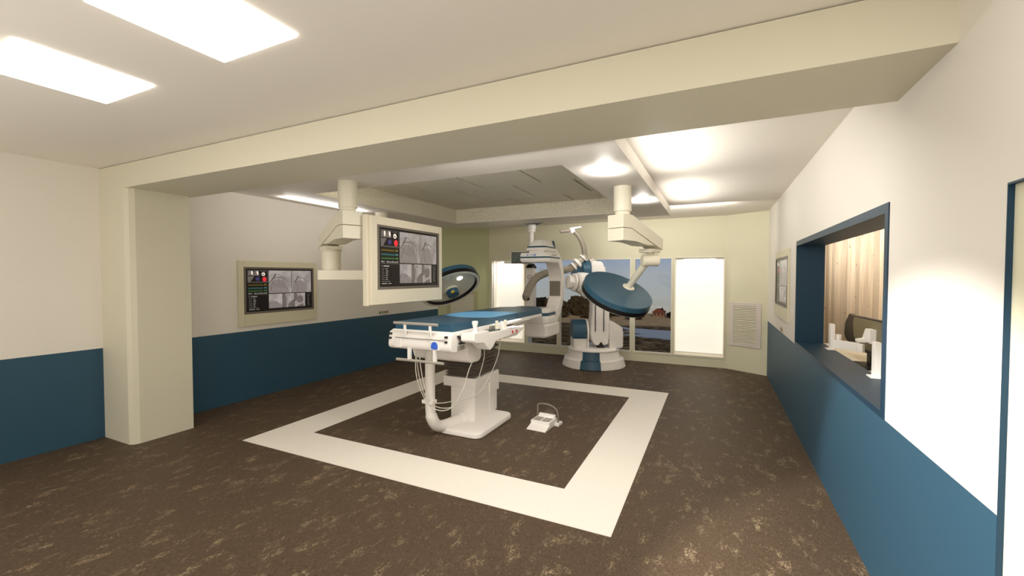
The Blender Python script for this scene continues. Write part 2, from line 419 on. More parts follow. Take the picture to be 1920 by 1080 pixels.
# ------------------------------------------------------------------ ceiling light panels
for x0, x1, lab in ((-3.392, -2.847, 'square white ceiling light panel nearest the left wall'), (-2.212, -1.680, 'square white ceiling light panel between the left wall panel and the room centre'), (-1.030, -.490, 'square white ceiling light panel cut off above the picture over the beam')):
    t = thing('ceiling_light', lab, 'light', ((x0+x1)/2, 1.06, H-.014), 'square ceiling light panels')
    MB().box(x0+.004, x1-.004, .80, 1.322, H-.0135, H-.003).build('diffuser', M['panel_on'], t, 0)
    MB().box(x0+.02, x1-.02, .82, 1.30, H-.004, H).build('housing', M['white_plastic'], t, 0)

# ------------------------------------------------------------------ displays
def screen_mesh(Mx, W, Hh, name, parent):
    """picture of the display in u (0-1 right) and v (0-1 down); Mx maps (u*W, depth, -v*Hh)"""
    keys = ['screen_black', 'xray_light', 'xray_mid', 'xray_dark', 'xray_vessel', 'screen_line', 'screen_text', 'ecg_y', 'ecg_t', 'ecg_g', 'scan_red', 'scan_blue', 'scan_white', 'screen_grey']
    ix = {k: i for i, k in enumerate(keys)}; mb = MB(Mx); rnd = random.Random(3)
    def poly(pts, layer, k): mb.add([(u*W, .0004*layer, -v*Hh) for (u, v) in pts], [tuple(range(len(pts)))], ix[k])
    def rect(u0, u1, v0, v1, layer, k): poly([(u0, v0), (u1, v0), (u1, v1), (u0, v1)], layer, k)
    def line(pts, w0, w1, layer, k):
        pts = [Vector((p[0]*W, p[1]*Hh)) for p in pts]
        pts3 = smooth([Vector((p.x, p.y, 0)) for p in pts], 5); n = len(pts3); L = []; Rr = []
        for i, p in enumerate(pts3):
            t = (pts3[min(i+1, n-1)]-pts3[max(i-1, 0)]); t.normalize(); q = Vector((-t.y, t.x, 0))*(w0+(w1-w0)*i/(n-1))*.5
            L.append(p+q); Rr.append(p-q)
        V = [(p.x, .0004*layer, -p.y) for p in L]+[(p.x, .0004*layer, -p.y) for p in Rr]
        mb.add(V, [(i, i+1, n+i+1, n+i) for i in range(n-1)], ix[k])
    def ell(cu, cv, ru, rv, layer, k, n=20): poly([(cu+ru*math.cos(2*math.pi*i/n), cv+rv*math.sin(2*math.pi*i/n)) for i in range(n)], layer, k)
    mb.box(0, W, -.002, 0, -Hh, 0, ix['screen_black'])
    # big angiograms
    def big(u0, u1, v0, v1, vessels, dome):
        rect(u0, u1, v0, v1, 1, 'xray_light')
        T = lambda p: (u0+(u1-u0)*p[0], v0+(v1-v0)*p[1])
        poly([T(p) for p in dome], 2, 'xray_mid')
        for pts, a, b in vessels: line([T(p) for p in pts], a*W*.01, b*W*.01, 3, 'xray_vessel')
    big(.315, .658, .035, .585, [
        ([(.29,.15),(.24,.27),(.15,.38),(.03,.55)], 1.9, 1.2), ([(.29,.16),(.40,.18),(.47,.19),(.55,.26),(.75,.30),(.95,.42)], .55, .35), ([(.47,.19),(.52,.25),(.45,.27)], .4, .3),
        ([(.23,.34),(.35,.31),(.50,.31),(.66,.34),(.78,.45),(.86,.65),(.95,.92)], .95, .45), ([(.20,.38),(.14,.55),(.10,.75),(.13,.95)], .6, .3), ([(.40,.33),(.46,.48),(.47,.62)], .5, .25),
        ([(.16,.5),(.3,.66),(.42,.7)], .25, .15), ([(.6,.34),(.64,.5),(.7,.7)], .3, .15)],
        [(.0,1.),(.03,.72),(.12,.52),(.25,.40),(.45,.38),(.62,.42),(.74,.52),(.82,.68),(.92,1.)])
    big(.664, .985, .035, .585, [
        ([(.31,.24),(.27,.36),(.18,.46),(.05,.55)], 1.7, 1.), ([(.29,.26),(.40,.30),(.55,.32),(.63,.40),(.70,.58),(.78,.75),(.88,.95)], .75, .4), ([(.36,.33),(.44,.36),(.5,.33)], .6, .3),
        ([(.22,.42),(.22,.58),(.28,.78),(.26,.95)], .55, .25), ([(.55,.32),(.70,.40),(.85,.50),(.98,.54)], .4, .25), ([(.40,.36),(.46,.52),(.60,.70)], .3, .15)],
        [(.0,1.),(.05,.62),(.2,.48),(.4,.44),(.58,.50),(.70,.66),(.80,1.)])
    # small angiograms
    rect(.315, .518, .602, .945, 1, 'xray_light'); poly([(.315,.945),(.315,.80),(.36,.765),(.41,.775),(.46,.82),(.518,.90),(.518,.945)], 2, 'xray_mid')
    rect(.524, .700, .602, .945, 1, 'xray_light'); poly([(.524,.602),(.565,.602),(.575,.76),(.57,.945),(.524,.945)], 2, 'xray_dark')
    poly([(.60,.945),(.61,.86),(.65,.79),(.70,.755),(.70,.945)], 2, 'xray_dark'); rect(.585, .628, .635, .647, 3, 'xray_vessel')
    line([(.59,.65),(.578,.75),(.60,.85)], .004*W, .002*W, 3, 'xray_vessel'); line([(.628,.64),(.655,.68),(.668,.76)], .004*W, .002*W, 3, 'xray_vessel')
    rect(.706, .880, .602, .945, 1, 'xray_light'); poly([(.706,.602),(.74,.602),(.752,.68),(.745,.78),(.706,.82)], 2, 'xray_dark')
    ell(.795, .76, .052, .095, 2, 'xray_dark'); poly([(.74,.945),(.78,.90),(.84,.875),(.86,.89),(.85,.945)], 2, 'xray_dark')
    for k in range(9):
        rect(.928, .928+rnd.uniform(.006, .016), .64+.033*k, .652+.033*k, 1, 'screen_text')
        if rnd.random() < .7: rect(.955, .955+rnd.uniform(.01, .02), .645+.033*k, .650+.033*k, 1, 'screen_line')
    # scans, traces and readings down the side
    rect(.028, .300, .035, .310, 1, 'screen_line'); rect(.031, .297, .041, .304, 2, 'screen_black')
    for cu in (.075, .150):
        poly([(cu-.042,.16),(cu-.042,.055),(cu-.012,.045),(cu+.028,.10),(cu+.038,.16)], 3, 'xray_dark'); poly([(cu-.002,.05),(cu+.02,.055),(cu+.024,.11),(cu+.010,.155),(cu-.004,.10)], 4, 'scan_white')
    ell(.240, .125, .026, .042, 3, 'scan_white'); ell(.238, .128, .014, .022, 4, 'xray_dark'); ell(.243, .118, .006, .012, 5, 'scan_white'); rect(.205, .285, .058, .066, 3, 'xray_dark')
    poly([(.031,.304),(.031,.178),(.115,.175),(.085,.25),(.062,.304)], 3, 'xray_dark'); ell(.160, .235, .028, .045, 3, 'scan_blue'); ell(.256, .245, .029, .057, 3, 'scan_red')
    rect(.028, .300, .318, .323, 1, 'screen_line'); rect(.028, .300, .602, .607, 1, 'screen_line')
    for row, (v, k) in enumerate(((.372, 'ecg_y'), (.445, 'ecg_t'), (.510, 'ecg_g'))):
        for c in range(15):
            u = .034+.0135*c
            poly([(u, v+.012), (u+.003, v-.020), (u+.006, v+.012), (u+.0125, v+.006), (u+.0125, v+.012), (u+.006, v+.022), (u+.003, v+.004), (u, v+.022)], 1, k)
        for c in range(2): rect(.250+.022*c, .264+.022*c, v-.014, v+.018, 1, k)
    for c in range(10):
        h = .03 if c % 3 else .036
        u = .036+.0262*c
        if c == 2: continue
        rect(u, u+.006, .595-h, .590, 1, 'screen_text'); rect(u+.009, u+.016, .595-h, .575, 1, 'screen_text'); rect(u+.012, u+.016, .575, .590, 1, 'screen_text')
    rect(.040, .050, .640, .656, 1, 'screen_text'); rect(.068, .150, .640, .656, 1, 'screen_text')
    for k in range(6):
        v = .690+.036*k
        rect(.040, .040+rnd.uniform(.03, .045), v, v+.010, 1, 'screen_line'); rect(.098, .098+rnd.uniform(.02, .04), v, v+.010, 1, 'screen_text')
    rect(.040, .165, .905, .914, 1, 'screen_line'); rect(.040, .120, .940, .952, 1, 'screen_text'); rect(.140, .182, .940, .952, 1, 'screen_text')
    return mb.build(name, [M[k] for k in keys], parent, 0)
def display(Mx, t, W, Hh, u0, v0, SW, SH, thick, fm):
    """front panel with a sunken screen; local x right, y out of the panel, z down from the top left"""
    p = MB(Mx)
    p.box(0, u0, -thick, 0, -Hh, 0, bev=.004); p.box(u0+SW, W, -thick, 0, -Hh, 0, bev=.004); p.box(u0, u0+SW, -thick, 0, -v0, 0, bev=.004); p.box(u0, u0+SW, -thick, 0, -Hh, -v0-SH, bev=.004)
    p.box(u0-.005, u0+SW+.005, -thick, -thick+.006, -v0-SH-.005, -v0+.005)
    p.build('housing', fm, t)
    b = MB(Mx); q = .026
    for (a, c, d, e) in ((0, q, 0, SH), (SW-q, SW, 0, SH), (q, SW-q, 0, q*.8), (q, SW-q, SH-q, SH)):
        b.box(u0+a, u0+c, -.012, .002, -v0-e, -v0-d)
    b.build('bezel', M['screen_grey'], t, 0)
    S = Mx @ Matrix.Translation((u0+q, -.008, -v0-q*.8))
    screen_mesh(S, SW-2*q, SH-1.8*q, 'screen', t)
# left wall: local x = +Y, out = +X
t = thing('wall_display', 'cream wall display showing x-ray pictures on the left wall above the blue dado', 'screen', (XL, 4.04, .97), 'x-ray wall displays')
Mx = Matrix(((0, 1, 0, XL+.020), (1, 0, 0, 3.443), (0, 0, 1, 1.832), (0, 0, 0, 1)))
M['display_cream'] = mat('display_cream', (214, 208, 182), .5)
display(Mx, t, 1.20, .862, .075, .082, 1.067, .622, .0195, M['display_cream'])
# right wall: local x = -Y, out = -X
t = thing('wall_display', 'narrow-looking wall display with x-ray pictures on the right wall beside the blue window', 'screen', (XR, 6.40, 1.09), 'x-ray wall displays')
Mx = Matrix(((0, -1, 0, XR-.02), (-1, 0, 0, 7.03), (0, 0, 1, 1.955), (0, 0, 0, 1)))
display(Mx, t, 1.20, .862, .075, .082, 1.067, .622, .0195, M['display_cream'])

# sockets
for k, (y, key, lab) in enumerate(((6.02, 'ecg_g', 'small green-faced socket plate on the left wall, first of a row of four'), (6.09, 'grey_plastic', 'small grey socket plate on the left wall, second of a row of four'), (6.155, 'gold', 'small tan socket plate on the left wall, third of a row of four'), (6.22, 'bellows', 'small brown socket plate on the left wall, last of a row of four'))):
    t = thing('wall_socket', lab, 'socket', (XL, y, .935), 'row of socket plates under the ceiling monitor')
    MB().box(XL, XL+.008, y-.024, y+.024, .930, .988, bev=.003).build('plate', M['cream'], t)
    MB().box(XL+.008, XL+.011, y-.017, y+.017, .938, .980).build('insert', mat('socket_%d' % k, ((96, 128, 80), (150, 150, 128), (160, 132, 88), (128, 110, 82))[k], .5), t, 0)
t = thing('wall_socket', 'brown double socket plate on the right wall under the display', 'socket', (XR, 6.35, .905))
MB().box(XR-.010, XR, 6.24, 6.50, .915, .985, bev=.003).build('plate', M['display_cream'], t)
for y in (6.285, 6.41):
    MB().box(XR-.013, XR-.010, y, y+.06, .925, .975).build('insert', M['grey_plastic'], t, 0)

# ------------------------------------------------------------------ control-room window, door and room
root = bpy.data.objects.new('window_7', None); COL.objects.link(root); root.location = (XR, 4.07, WZ0); struct(root)
f = MB(); a, b = XR-.006, XI+.004
f.box(a, b, WY0, WY0+.05, WZ0, WZ1); f.box(a, b, WY1-.03, WY1, WZ0, WZ1); f.box(a, b, WY0+.05, WY1-.03, WZ1-.05, WZ1)
f.build('window_frame', M['blue_frame_shaded'], root, 0)
MB().box(a, b, WY0+.05, WY1-.03, WZ0, .94).build('sill', M['blue_frame_shaded'], root, 0)
root = bpy.data.objects.new('door_1', None); COL.objects.link(root); root.location = (XR, 1.3, 0); struct(root)
f = MB(); f.box(XR-.001, XR+.06, DY1-.004, DY1, 0, DZ); f.box(XR-.001, XR+.06, DY0, DY0+.004, 0, DZ); f.box(XR-.001, XR+.06, DY0+.004, DY1-.004, DZ-.006, DZ)
f.build('door_frame', M['blue_frame_shaded'], root, 0)
MB().box(XR+.014, XR+.05, DY0+.004, DY1-.004, .005, DZ-.006).build('door_leaf', M['green_wall'], root, 0)
# wood-clad wall of the control room
XW = 1.75
mb = MB(); yy = 1.95; bid = []
while yy < 9.3:
    wd = random.choice((.17, .19, .21)); n0 = len(mb.v)
    mb.box(XW, XW+.02, yy+.0015, yy+wd-.0015, 0, 2.45); bid += [random.uniform(0, 40)]*8; yy += wd
# keep a per-board offset for the grain
me_o = None
def build_boards(mb, bid):
    lo = Vector([min(v[i] for v in mb.v) for i in range(3)]); hi = Vector([max(v[i] for v in mb.v) for i in range(3)]); c = (lo+hi)/2; c.z = lo.z
    me = bpy.data.meshes.new('wall_control_room'); me.from_pydata([v-c for v in mb.v], [], mb.f); me.materials.append(M['wood'])
    at = me.attributes.new('board', 'FLOAT_VECTOR', 'POINT')
    for i, x in enumerate(bid): at.data[i].vector = (x, x*.7, x*1.3)
    o = bpy.data.objects.new('wall_control_room', me); COL.objects.link(o); o.location = c; return o
struct(build_boards(mb, bid))
m = MB(); m.box(XI, XW, 1.9, 1.95, 0, 2.45); m.box(XI, XW, 9.3, 9.35, 0, 2.45); m.box(XI, XW+.02, 1.9, 9.35, 2.45, 2.5); m.box(XI, XW, 8.45, 9.35, -.1, 0)
m.box(XI-.02, XI, 8.45, 9.35, 0, 2.45)
struct(m.build('wall_control_end', M['cream'], smooth_deg=0))
# desk behind the sill
t = thing('control_desk', 'cream desk top behind the blue window sill', 'desk', (1.38, 4.6, 0))
MB().box(XI+.01, XW-.005, 2.9, 6.6, .74, .78, bev=.004).build('desk_top', M['cream_metal'], t)
for y in (3.0, 6.5): MB().box(XI+.06, XW-.06, y-.02, y+.02, 0, .74).build('leg', M['grey_metal'], t, 0)
# monitor seen from its back
t = thing('control_monitor', 'wide black monitor seen from the back behind the blue window', 'monitor', (1.36, 5.0, .78))
pts = [(4.20, .90), (5.55, .90), (5.80, .945), (5.86, 1.00), (5.84, 1.12), (5.68, 1.235), (5.60, 1.225), (4.20, 1.255)]
MB().prism(pts, 'x', 1.30, 1.345, bev=.006).build('rear_cover', M['black'], t)
M['olive'] = mat('olive_back', (128, 120, 92), .45)
MB().prism([(4.22, .945), (5.30, .945), (5.46, 1.02), (5.50, 1.15), (5.46, 1.215), (4.22, 1.24)], 'x', 1.291, 1.302, bev=.003).build('rear_panel', M['olive'], t)
MB().box(1.31, 1.335, 5.0, 5.1, .78, .92).build('stand_neck', M['black'], t, 0)
MB().box(1.24, 1.40, 4.85, 5.25, .78, .795, bev=.004).build('stand_base', M['black'], t)
for (y, lab, full) in ((4.925, 'white monitor arm post at the far end of the blue window sill', 1), (3.685, 'white post at the near end of the blue window sill', 0)):
    t = thing('monitor_arm', lab, 'monitor arm', (XI-.02, y, .94), 'white monitor arm posts on the sill')
    MB().box(XI-.035, XI, y-.038, y+.038, .944, 1.182, bev=.003).build('post', M['white_plastic'], t)
    MB().box(XI-.06, XI+.002, y-.055, y+.05, .9405, .949, bev=.002).build('clamp', M['white_plastic'], t)
    if full:
        p0, p1 = Vector((1.02, 4.90, 0)), Vector((1.215, 4.70, 0)); d = (p1-p0).normalized(); n = Vector((-d.y, d.x, 0))*.022
        def bar(a, b, z0, z1, k=1.): 
            A = p0+d*a; B = p0+d*b
            return MB().prism([((A+n*k).x, (A+n*k).y), ((B+n*k).x, (B+n*k).y), ((B-n*k).x, (B-n*k).y), ((A-n*k).x, (A-n*k).y)], 'z', z0, z1, bev=.004)
        bar(-.02, .20, .960, 1.035).build('arm', M['white_plastic'], t); bar(.19, .245, .955, 1.03, .8).build('arm_end', M['white_plastic'], t)
        MB().cyl((1.05, 4.93, 1.03), (1.05, 4.93, 1.085), .026).build('hinge', M['white_plastic'], t)
        MB().prism([(1.165, 1.035), (1.215, 1.035), (1.255, 1.045), (1.25, 1.15), (1.235, 1.15), (1.215, 1.07), (1.165, 1.06)], 'y', 4.80, 4.88, bev=.003).build('tilt_bracket', M['white_plastic'], t)
        MB().box(1.245, 1.2905, 4.77, 4.91, 1.03, 1.155, bev=.003).build('mount_plate', M['white_plastic'], t)

# ------------------------------------------------------------------ ceiling booms
def boom_arm(t, mx, my, ang, L=.56, wd=.19):
    """mount tube, sloping box arm; returns frame and tip"""
    c, s_ = math.cos(ang), math.sin(ang)
    Mx = Matrix(((c, -s_, 0, mx), (s_, c, 0, my), (0, 0, 1, 0), (0, 0, 0, 1)))
    MB().lathe([(0, 2.56), (.088, 2.56), (.088, 2.286), (.084, 2.282), (.075, 2.282), (.075, 2.235), (0, 2.235)], (mx, my, 0), n=36).build('ceiling_pole', M['cream_metal'], t)
    h = wd/2
    up = [(-.115, 2.245), (.04, 2.245), (L, 2.035), (L, 1.915), (.03, 2.113), (-.115, 2.113)]
    MB(Mx).prism(up, 'y', -h, h, bev=.004).build('upper_arm', M['cream_metal'], t)
    lo = [(-.115, 2.108), (.03, 2.108), (L*.74, 1.957), (L*.5, 1.955), (.10, 1.985), (-.115, 1.985)]
    MB(Mx).prism(lo, 'y', -h, h, bev=.004).build('arm_cover', M['cream_metal'], t)
    return Mx
# monitor boom
t = thing('ceiling_monitor', 'large cream monitor with x-ray pictures hung from the canopy by a boom arm', 'monitor', (-3.19, 3.04, 2.535))
Mx = boom_arm(t, -3.19, 3.035, R(180-22), .575)
p = MB(Mx); p.box(.36, .555, -.085, .085, 1.905, 1.94, bev=.004); p.build('arm_pad', M['cream_metal'], t)
cx, cy = -3.645, 3.237
MB().lathe([(0, 1.925), (.098, 1.925), (.104, 1.91), (.104, 1.89), (.094, 1.885), (.094, 1.71), (.085, 1.69), (0, 1.69)], (cx, cy, 0), n=36).build('drop_column', M['cream_metal'], t)
d = Vector((-3.0-cx, 3.62-cy, 0)).normalized(); n = Vector((-d.y, d.x, 0)); a0 = Vector((cx, cy, 0))-d*.11; a1 = Vector((-2.99, 3.62, 0))
MB().prism([tuple((a0+n*.09)[:2]), tuple((a1+n*.09)[:2]), tuple((a1-n*.09)[:2]), tuple((a0-n*.09)[:2])], 'z', 1.592, 1.692, bev=.005).build('cross_bar', M['cream_metal'], t)
Mx = Matrix(((0, 1, 0, -2.93), (1, 0, 0, 3.072), (0, 0, 1, 2.206), (0, 0, 0, 1)))
disp = bpy.data.objects.new('monitor', None); COL.objects.link(disp); disp.parent = t; disp.location = Vector((-2.93, 3.65, 1.78))-t.location
M['monitor_cream'] = mat('monitor_cream', (222, 214, 194), .45)
display(Mx, disp, 1.147, .850, .078, .078, 1.008, .628, .035, M['monitor_cream'])
b = MB(); b.box(-3.02, -2.966, 3.045, 4.25, 1.345, 2.215, bev=.006); b.build('rear_cover', M['monitor_cream'], disp)
for z in (1.55, 1.75, 1.95): MB().cyl((-3.03, 3.22, z), (-3.018, 3.22, z), .02).build('knob', M['cream_metal'], disp)

def lamp_head(t, c, n, ref, hub=None, emit=None):
    """disc lamp: c centre of the top face, n points up out of the back; profile along -n"""
    c = Vector(c); n = Vector(n).normalized(); dn = -n
    MB().lathe([(0, 0), (.392, 0), (.400, .006), (.400, .062), (.388, .062), (0, .05)], c, dn, 72).build('lamp_cover', M['blue'], t)
    MB().lathe([(.386, .062), (.401, .062), (.404, .070), (.404, .110), (.398, .114), (.362, .114), (.350, .072), (.386, .062)], c, dn, 72).build('rim', M['black'], t)
    MB().lathe([(.352, .073), (.300, .066), (.0, .060), (0, .052), (.352, .064), (.352, .073)], c, dn, 72).build('reflector_dish', M['dish'], t)
    MB().lathe([(.399, .1145), (.399, .1175), (.363, .1175), (.363, .1145), (.399, .1145)], c, dn, 72).build('rim_plate', M['dish'], t)
    e1 = Vector(ref); e1 = (e1-n*e1.dot(n)).normalized(); e2 = dn.cross(e1)
    return c, dn, e1, e2
# right lamp
t = thing('surgical_lamp', 'blue disc surgical lamp seen from above, hung at the right of the canopy', 'lamp', (-.857, 4.399, 2.535), 'disc surgical lamps')
Mx = boom_arm(t, -.857, 4.399, R(65), .60)
p = MB(Mx); p.box(.40, .585, -.075, .075, 1.885, 1.925, bev=.004); p.build('arm_pad', M['cream_metal'], t)
tip = Mx @ Vector((.515, 0, 0))
MB().cyl((tip.x, tip.y, 1.90), (tip.x, tip.y, 1.80), .035).build('drop_pin', M['cream_metal'], t)
kd = Vector((.86, .5, 0)).normalized(); kc = Vector((tip.x, tip.y, 1.805))
MB().lathe([(0, -.10), (.050, -.10), (.058, -.092), (.058, -.088), (.066, -.085), (.066, .075), (.060, .082), (0, .082)], kc, kd, 32).build('pivot', M['cream_metal'], t)
RC_, RN = Vector((-.999, 4.929, 1.486)), Vector((.412, -.307, .858)).normalized()
RF = Vector((-.915, 5.085, 1.503))                       # where the support meets the cover
RF = RF - RN*((RF-RC_).dot(RN))
MB().tube([kc-kd*.03+(RF-kc).normalized()*.03, RF+RN*.01], lambda q: .040-.004*q, 24).build('support_tube', M['cream_metal'], t)
MB().lathe([(0, .016), (.052, .016), (.068, .010), (.070, 0), (0, 0)], RF, RN, 32).build('flange', M['cream_metal'], t)
head = bpy.data.objects.new('lamp_head', None); COL.objects.link(head); head.parent = t; head.location = RC_-t.location
c, dn, e1, e2 = lamp_head(head, RC_, RN, (1, 0, 0))
MB().cyl(c+dn*.06, c+dn*.13, .075, .07).build('hub', M['blue'], head)
for k in range(4):
    a = k*math.pi/2+.6; q = c+dn*.062+(e1*math.cos(a)+e2*math.sin(a))*.22
    MB().cyl(q, q+dn*.012, .034).build('lamp_lens', M['lamp_on'], head)
# left lamp
t = thing('surgical_lamp', 'blue-rimmed disc surgical lamp seen from below, partly hidden behind the ceiling monitor', 'lamp', (-4.34, 4.75, 2.535), 'disc surgical lamps')
Mx = boom_arm(t, -4.34, 4.75, R(28), .60)
tip = Mx @ Vector((.515, 0, 0))
MB().cyl((tip.x, tip.y, 1.93), (tip.x, tip.y, 1.80), .035).build('drop_pin', M['cream_metal'], t)
kc = Vector((tip.x, tip.y, 1.80)); kd = Vector((.43, -.9, 0)).normalized()
MB().lathe([(0, -.085), (.058, -.085), (.066, -.08), (.066, .075), (0, .082)], kc, kd, 32).build('pivot', M['cream_metal'], t)
LN = Vector((-.548, .225, .805)).normalized(); LCn = Vector((-3.124, 4.708, 1.452))+LN*.117
LF = LCn+Vector((-.12, .02, 0))-LN*(Vector((-.12, .02, 0)).dot(LN))
MB().tube([kc, LF+LN*.005], .038, 24).build('support_tube', M['cream_metal'], t)
MB().lathe([(0, .016), (.052, .016), (.070, 0), (0, 0)], LF, LN, 32).build('flange', M['cream_metal'], t)
head = bpy.data.objects.new('lamp_head', None); COL.objects.link(head); head.parent = t; head.location = LCn-t.location
c, dn, e1, e2 = lamp_head(head, LCn, LN, (1, 0, 0))
HUB = Vector((-3.141, 4.786, 1.382)); HUB = HUB-dn*((HUB-c).dot(dn))
MB().cyl(HUB+dn*.055, HUB+dn*.085, .098, .094, 36).build('hub_ring', M['dish'], head)
hb = MB().cyl(HUB+dn*.085, HUB+dn*.155, .082, .076, 36).build('hub', M['blue'], head)
for (p_, m_, nm) in (((-2.994, 4.708, 1.602), M['lamp_on'], 'lamp_lens'), ((-3.075, 4.534, 1.596), M['cream_metal'], 'lamp_cap')):
    q = Vector(p_); q = q-dn*((q-c).dot(dn))+dn*.061
    MB().lathe([(0, 0), (.036, 0), (.036, .010), (.028, .014), (0, .014)], q, dn, 28).build(nm, m_, head)
q = HUB+dn*.12; f_ = Vector((.62, -.78, 0)); f_ = (f_-dn*f_.dot(dn)).normalized(); g_ = dn.cross(f_)
MB(Matrix(((g_.x, f_.x, dn.x, q.x), (g_.y, f_.y, dn.y, q.y), (g_.z, f_.z, dn.z, q.z), (0, 0, 0, 1)))).box(-.022, .022, .070, .081, .002, .034, bev=.003).build('emblem', M['gold'], hb)

# ------------------------------------------------------------------ operating table
TC = Vector((-2.47, 4.2, 0))
t = thing('operating_table', 'white operating table with blue mattress on a ribbed column', 'table', TC)
# base and column
def rrect(x0, x1, y0, y1, r, n=6):
    P = []
    for (cx_, cy_, a) in ((x1-r, y1-r, 0), (x0+r, y1-r, 90), (x0+r, y0+r, 180), (x1-r, y0+r, 270)):
        for k in range(n+1):
            q = R(a+90*k/n); P.append((cx_+r*math.cos(q), cy_+r*math.sin(q)))
    return P
def pad(mb, x0, x1, y0, y1, r, levels, mat_=0):
    mb.loft([[(px, py, z) for (px, py) in rrect(x0+i, x1-i, y0+i, y1-i, max(r-i, .005))] for (z, i) in levels], mat_); return mb
pad(MB(), -2.60, -2.095, 3.64, 4.44, .09, [(0, .012), (.008, 0), (.038, 0), (.052, .008), (.060, .028)]).build('base_plate', M['white_enamel'], t)
MB().box(-2.632, -2.327, 3.95, 4.47, .055, .43, bev=.006).build('column', M['white_enamel'], t)
c_ = MB(); c_.box(-2.728, -2.316, 3.945, 4.495, .415, .524, bev=.006); c_.box(-2.40, -2.312, 4.27, 4.497, .292, .50, bev=.006); c_.box(-2.333, -2.322, 4.276, 4.45, .06, .30, bev=.003)
c_.build('collar', M['white_enamel'], t)
for y in (4.12, 4.33): MB().cyl((-2.34, y, .505), (-2.305, y, .545), .006).build('screw', M['grey_metal'], t)
# folded bellows
bl = MB(); zs = []; z = .524; k = 0; lev = []
hts = [.026, .027, .029, .032, .038, .046, .058, .068, .072, .074, .074]
for i, hh in enumerate(hts):
    g_ = .0+.012*i/len(hts)
    lev += [(z, .028), (z+hh*.18, .006), (z+hh*.5, -.014-g_), (z+hh*.82, .006)]; z += hh
lev.append((z, .02))
bl.loft([[(px, py, zz) for (px, py) in rrect(-2.700+i, -2.345-i, 3.96+i, 4.51-i, .02, 2)] for (zz, i) in lev])
bl.build('bellows', M['bellows'], t, 25)
# carriage below the top
cr = [(3.50, .965), (3.50, .86), (3.52, .81), (3.56, .785), (3.70, .778), (3.755, .80), (3.765, .85), (3.765, .965)]
MB().prism(cr, 'x', -2.80, -2.135, bev=.012).build('carriage', M['white_enamel'], t, 40)
# end box
eb = [(3.255, 1.113), (3.215, 1.10), (3.205, 1.05), (3.195, .985), (3.20, .955), (3.225, .937), (3.29, .930), (3.42, .945), (3.60, .95), (3.60, 1.113)]
MB().prism(eb, 'x', -2.850, -2.130, bev=.012).build('end_box', M['white_enamel'], t, 40)
for (x, z0) in ((-2.835, 1.070), (-2.835, 1.028), (-2.195, 1.025), (-2.195, 1.070)):
    MB().box(x, x+.026, 3.192, 3.22, z0, z0+.018).build('end_latch', M['dark'], t, 0)
MB().box(-2.765, -2.205, 3.196, 3.23, 1.046, 1.0485).build('panel_seam', M['dark'], t, 0)
MB().box(-2.762, -2.688, 3.185, 3.22, .955, 1.038, bev=.004).build('end_hatch', M['white_plastic'], t)
MB().box(-2.352, -2.255, 3.183, 3.22, .957, 1.040, bev=.004).build('sign_plate', M['white_plastic'], t)
MB().prism([(-2.336, .985), (-2.326, 1.020), (-2.306, 1.033), (-2.278, 1.030), (-2.262, 1.005), (-2.262, .968), (-2.300, .963), (-2.330, .970)], 'y', 3.1795, 3.184).build('blue_sign', M['logo_blue'], t, 0)
# side block with slot
sb = MB(); sb.box(-2.135, -2.122, 3.30, 3.42, .945, .985, bev=.002); sb.build('side_slot', M['grey_metal'], t)
MB().tube([(-2.12, 3.30, 1.085), (-2.105, 3.36, 1.03)], .011, 12).build('release_lever', M['dark'], t)
MB().box(-2.15, -2.085, 3.33, 3.42, 1.055, 1.085, bev=.004).build('rail_clamp', M['white_plastic'], t)
# top frame with rails
fr = MB(); fr.box(-2.845, -2.14, 3.26, 5.45, 1.085, 1.117, bev=.005); fr.build('top_frame', M['white_enamel'], t)
r_ = MB(); r_.box(-2.137, -2.105, 3.30, 4.95, 1.085, 1.110, bev=.004); r_.build('side_rail', M['white_enamel'], t)
r_ = MB(); r_.box(-2.885, -2.848, 3.30, 4.95, 1.085, 1.110, bev=.004); r_.build('side_rail', M['white_enamel'], t)
MB().box(-2.20, -2.10, 4.45, 4.86, 1.045, 1.085, bev=.004).build('rail_underside', M['grey_metal'], t)
# mattress: main pad and head pad
pad(MB(), -2.838, -2.163, 3.283, 4.668, .012, [(1.114, .004), (1.118, 0), (1.182, 0), (1.187, .005)]).build('mattress_pad', M['mattress'], t, 50)
hp = [(-2.163, 4.672), (-2.163, 5.50), (-2.29, 5.64), (-2.33, 5.84), (-2.64, 5.84), (-2.675, 5.66), (-2.825, 5.52), (-2.838, 4.672)]
MB().prism(hp, 'z', 1.114, 1.185, bev=.006).build('head_pad', M['mattress'], t, 40)
MB().prism([(x*.98-.049, y-.02) for (x, y) in hp], 'z', 1.098, 1.115).build('head_board', M['white_enamel'], t, 0)
# end rails
for (z, x0, x1, zp, xa, xb) in ((1.188, -2.765, -2.263, 1.075, -2.634, -2.345), (.842, -2.735, -2.200, .945, -2.590, -2.300)):
    rl = MB().tube([(x0, 3.185, z), (x1, 3.185, z)], .0135, 14).build('end_rail', M['grey_metal'], t)
    for x in (xa, xb):
        po = MB().box(x-.012, x+.012, 3.176, 3.194+(.02 if z < 1 else .0), min(z, zp), max(z, zp)+.01, bev=.003).build('rail_post', M['white_plastic'], t)
        if z > 1:
            for zz in (1.088, 1.106): MB().cyl((x, 3.1765, zz), (x, 3.1735, zz), .0035, n=10).build('screw', M['dark'], po)
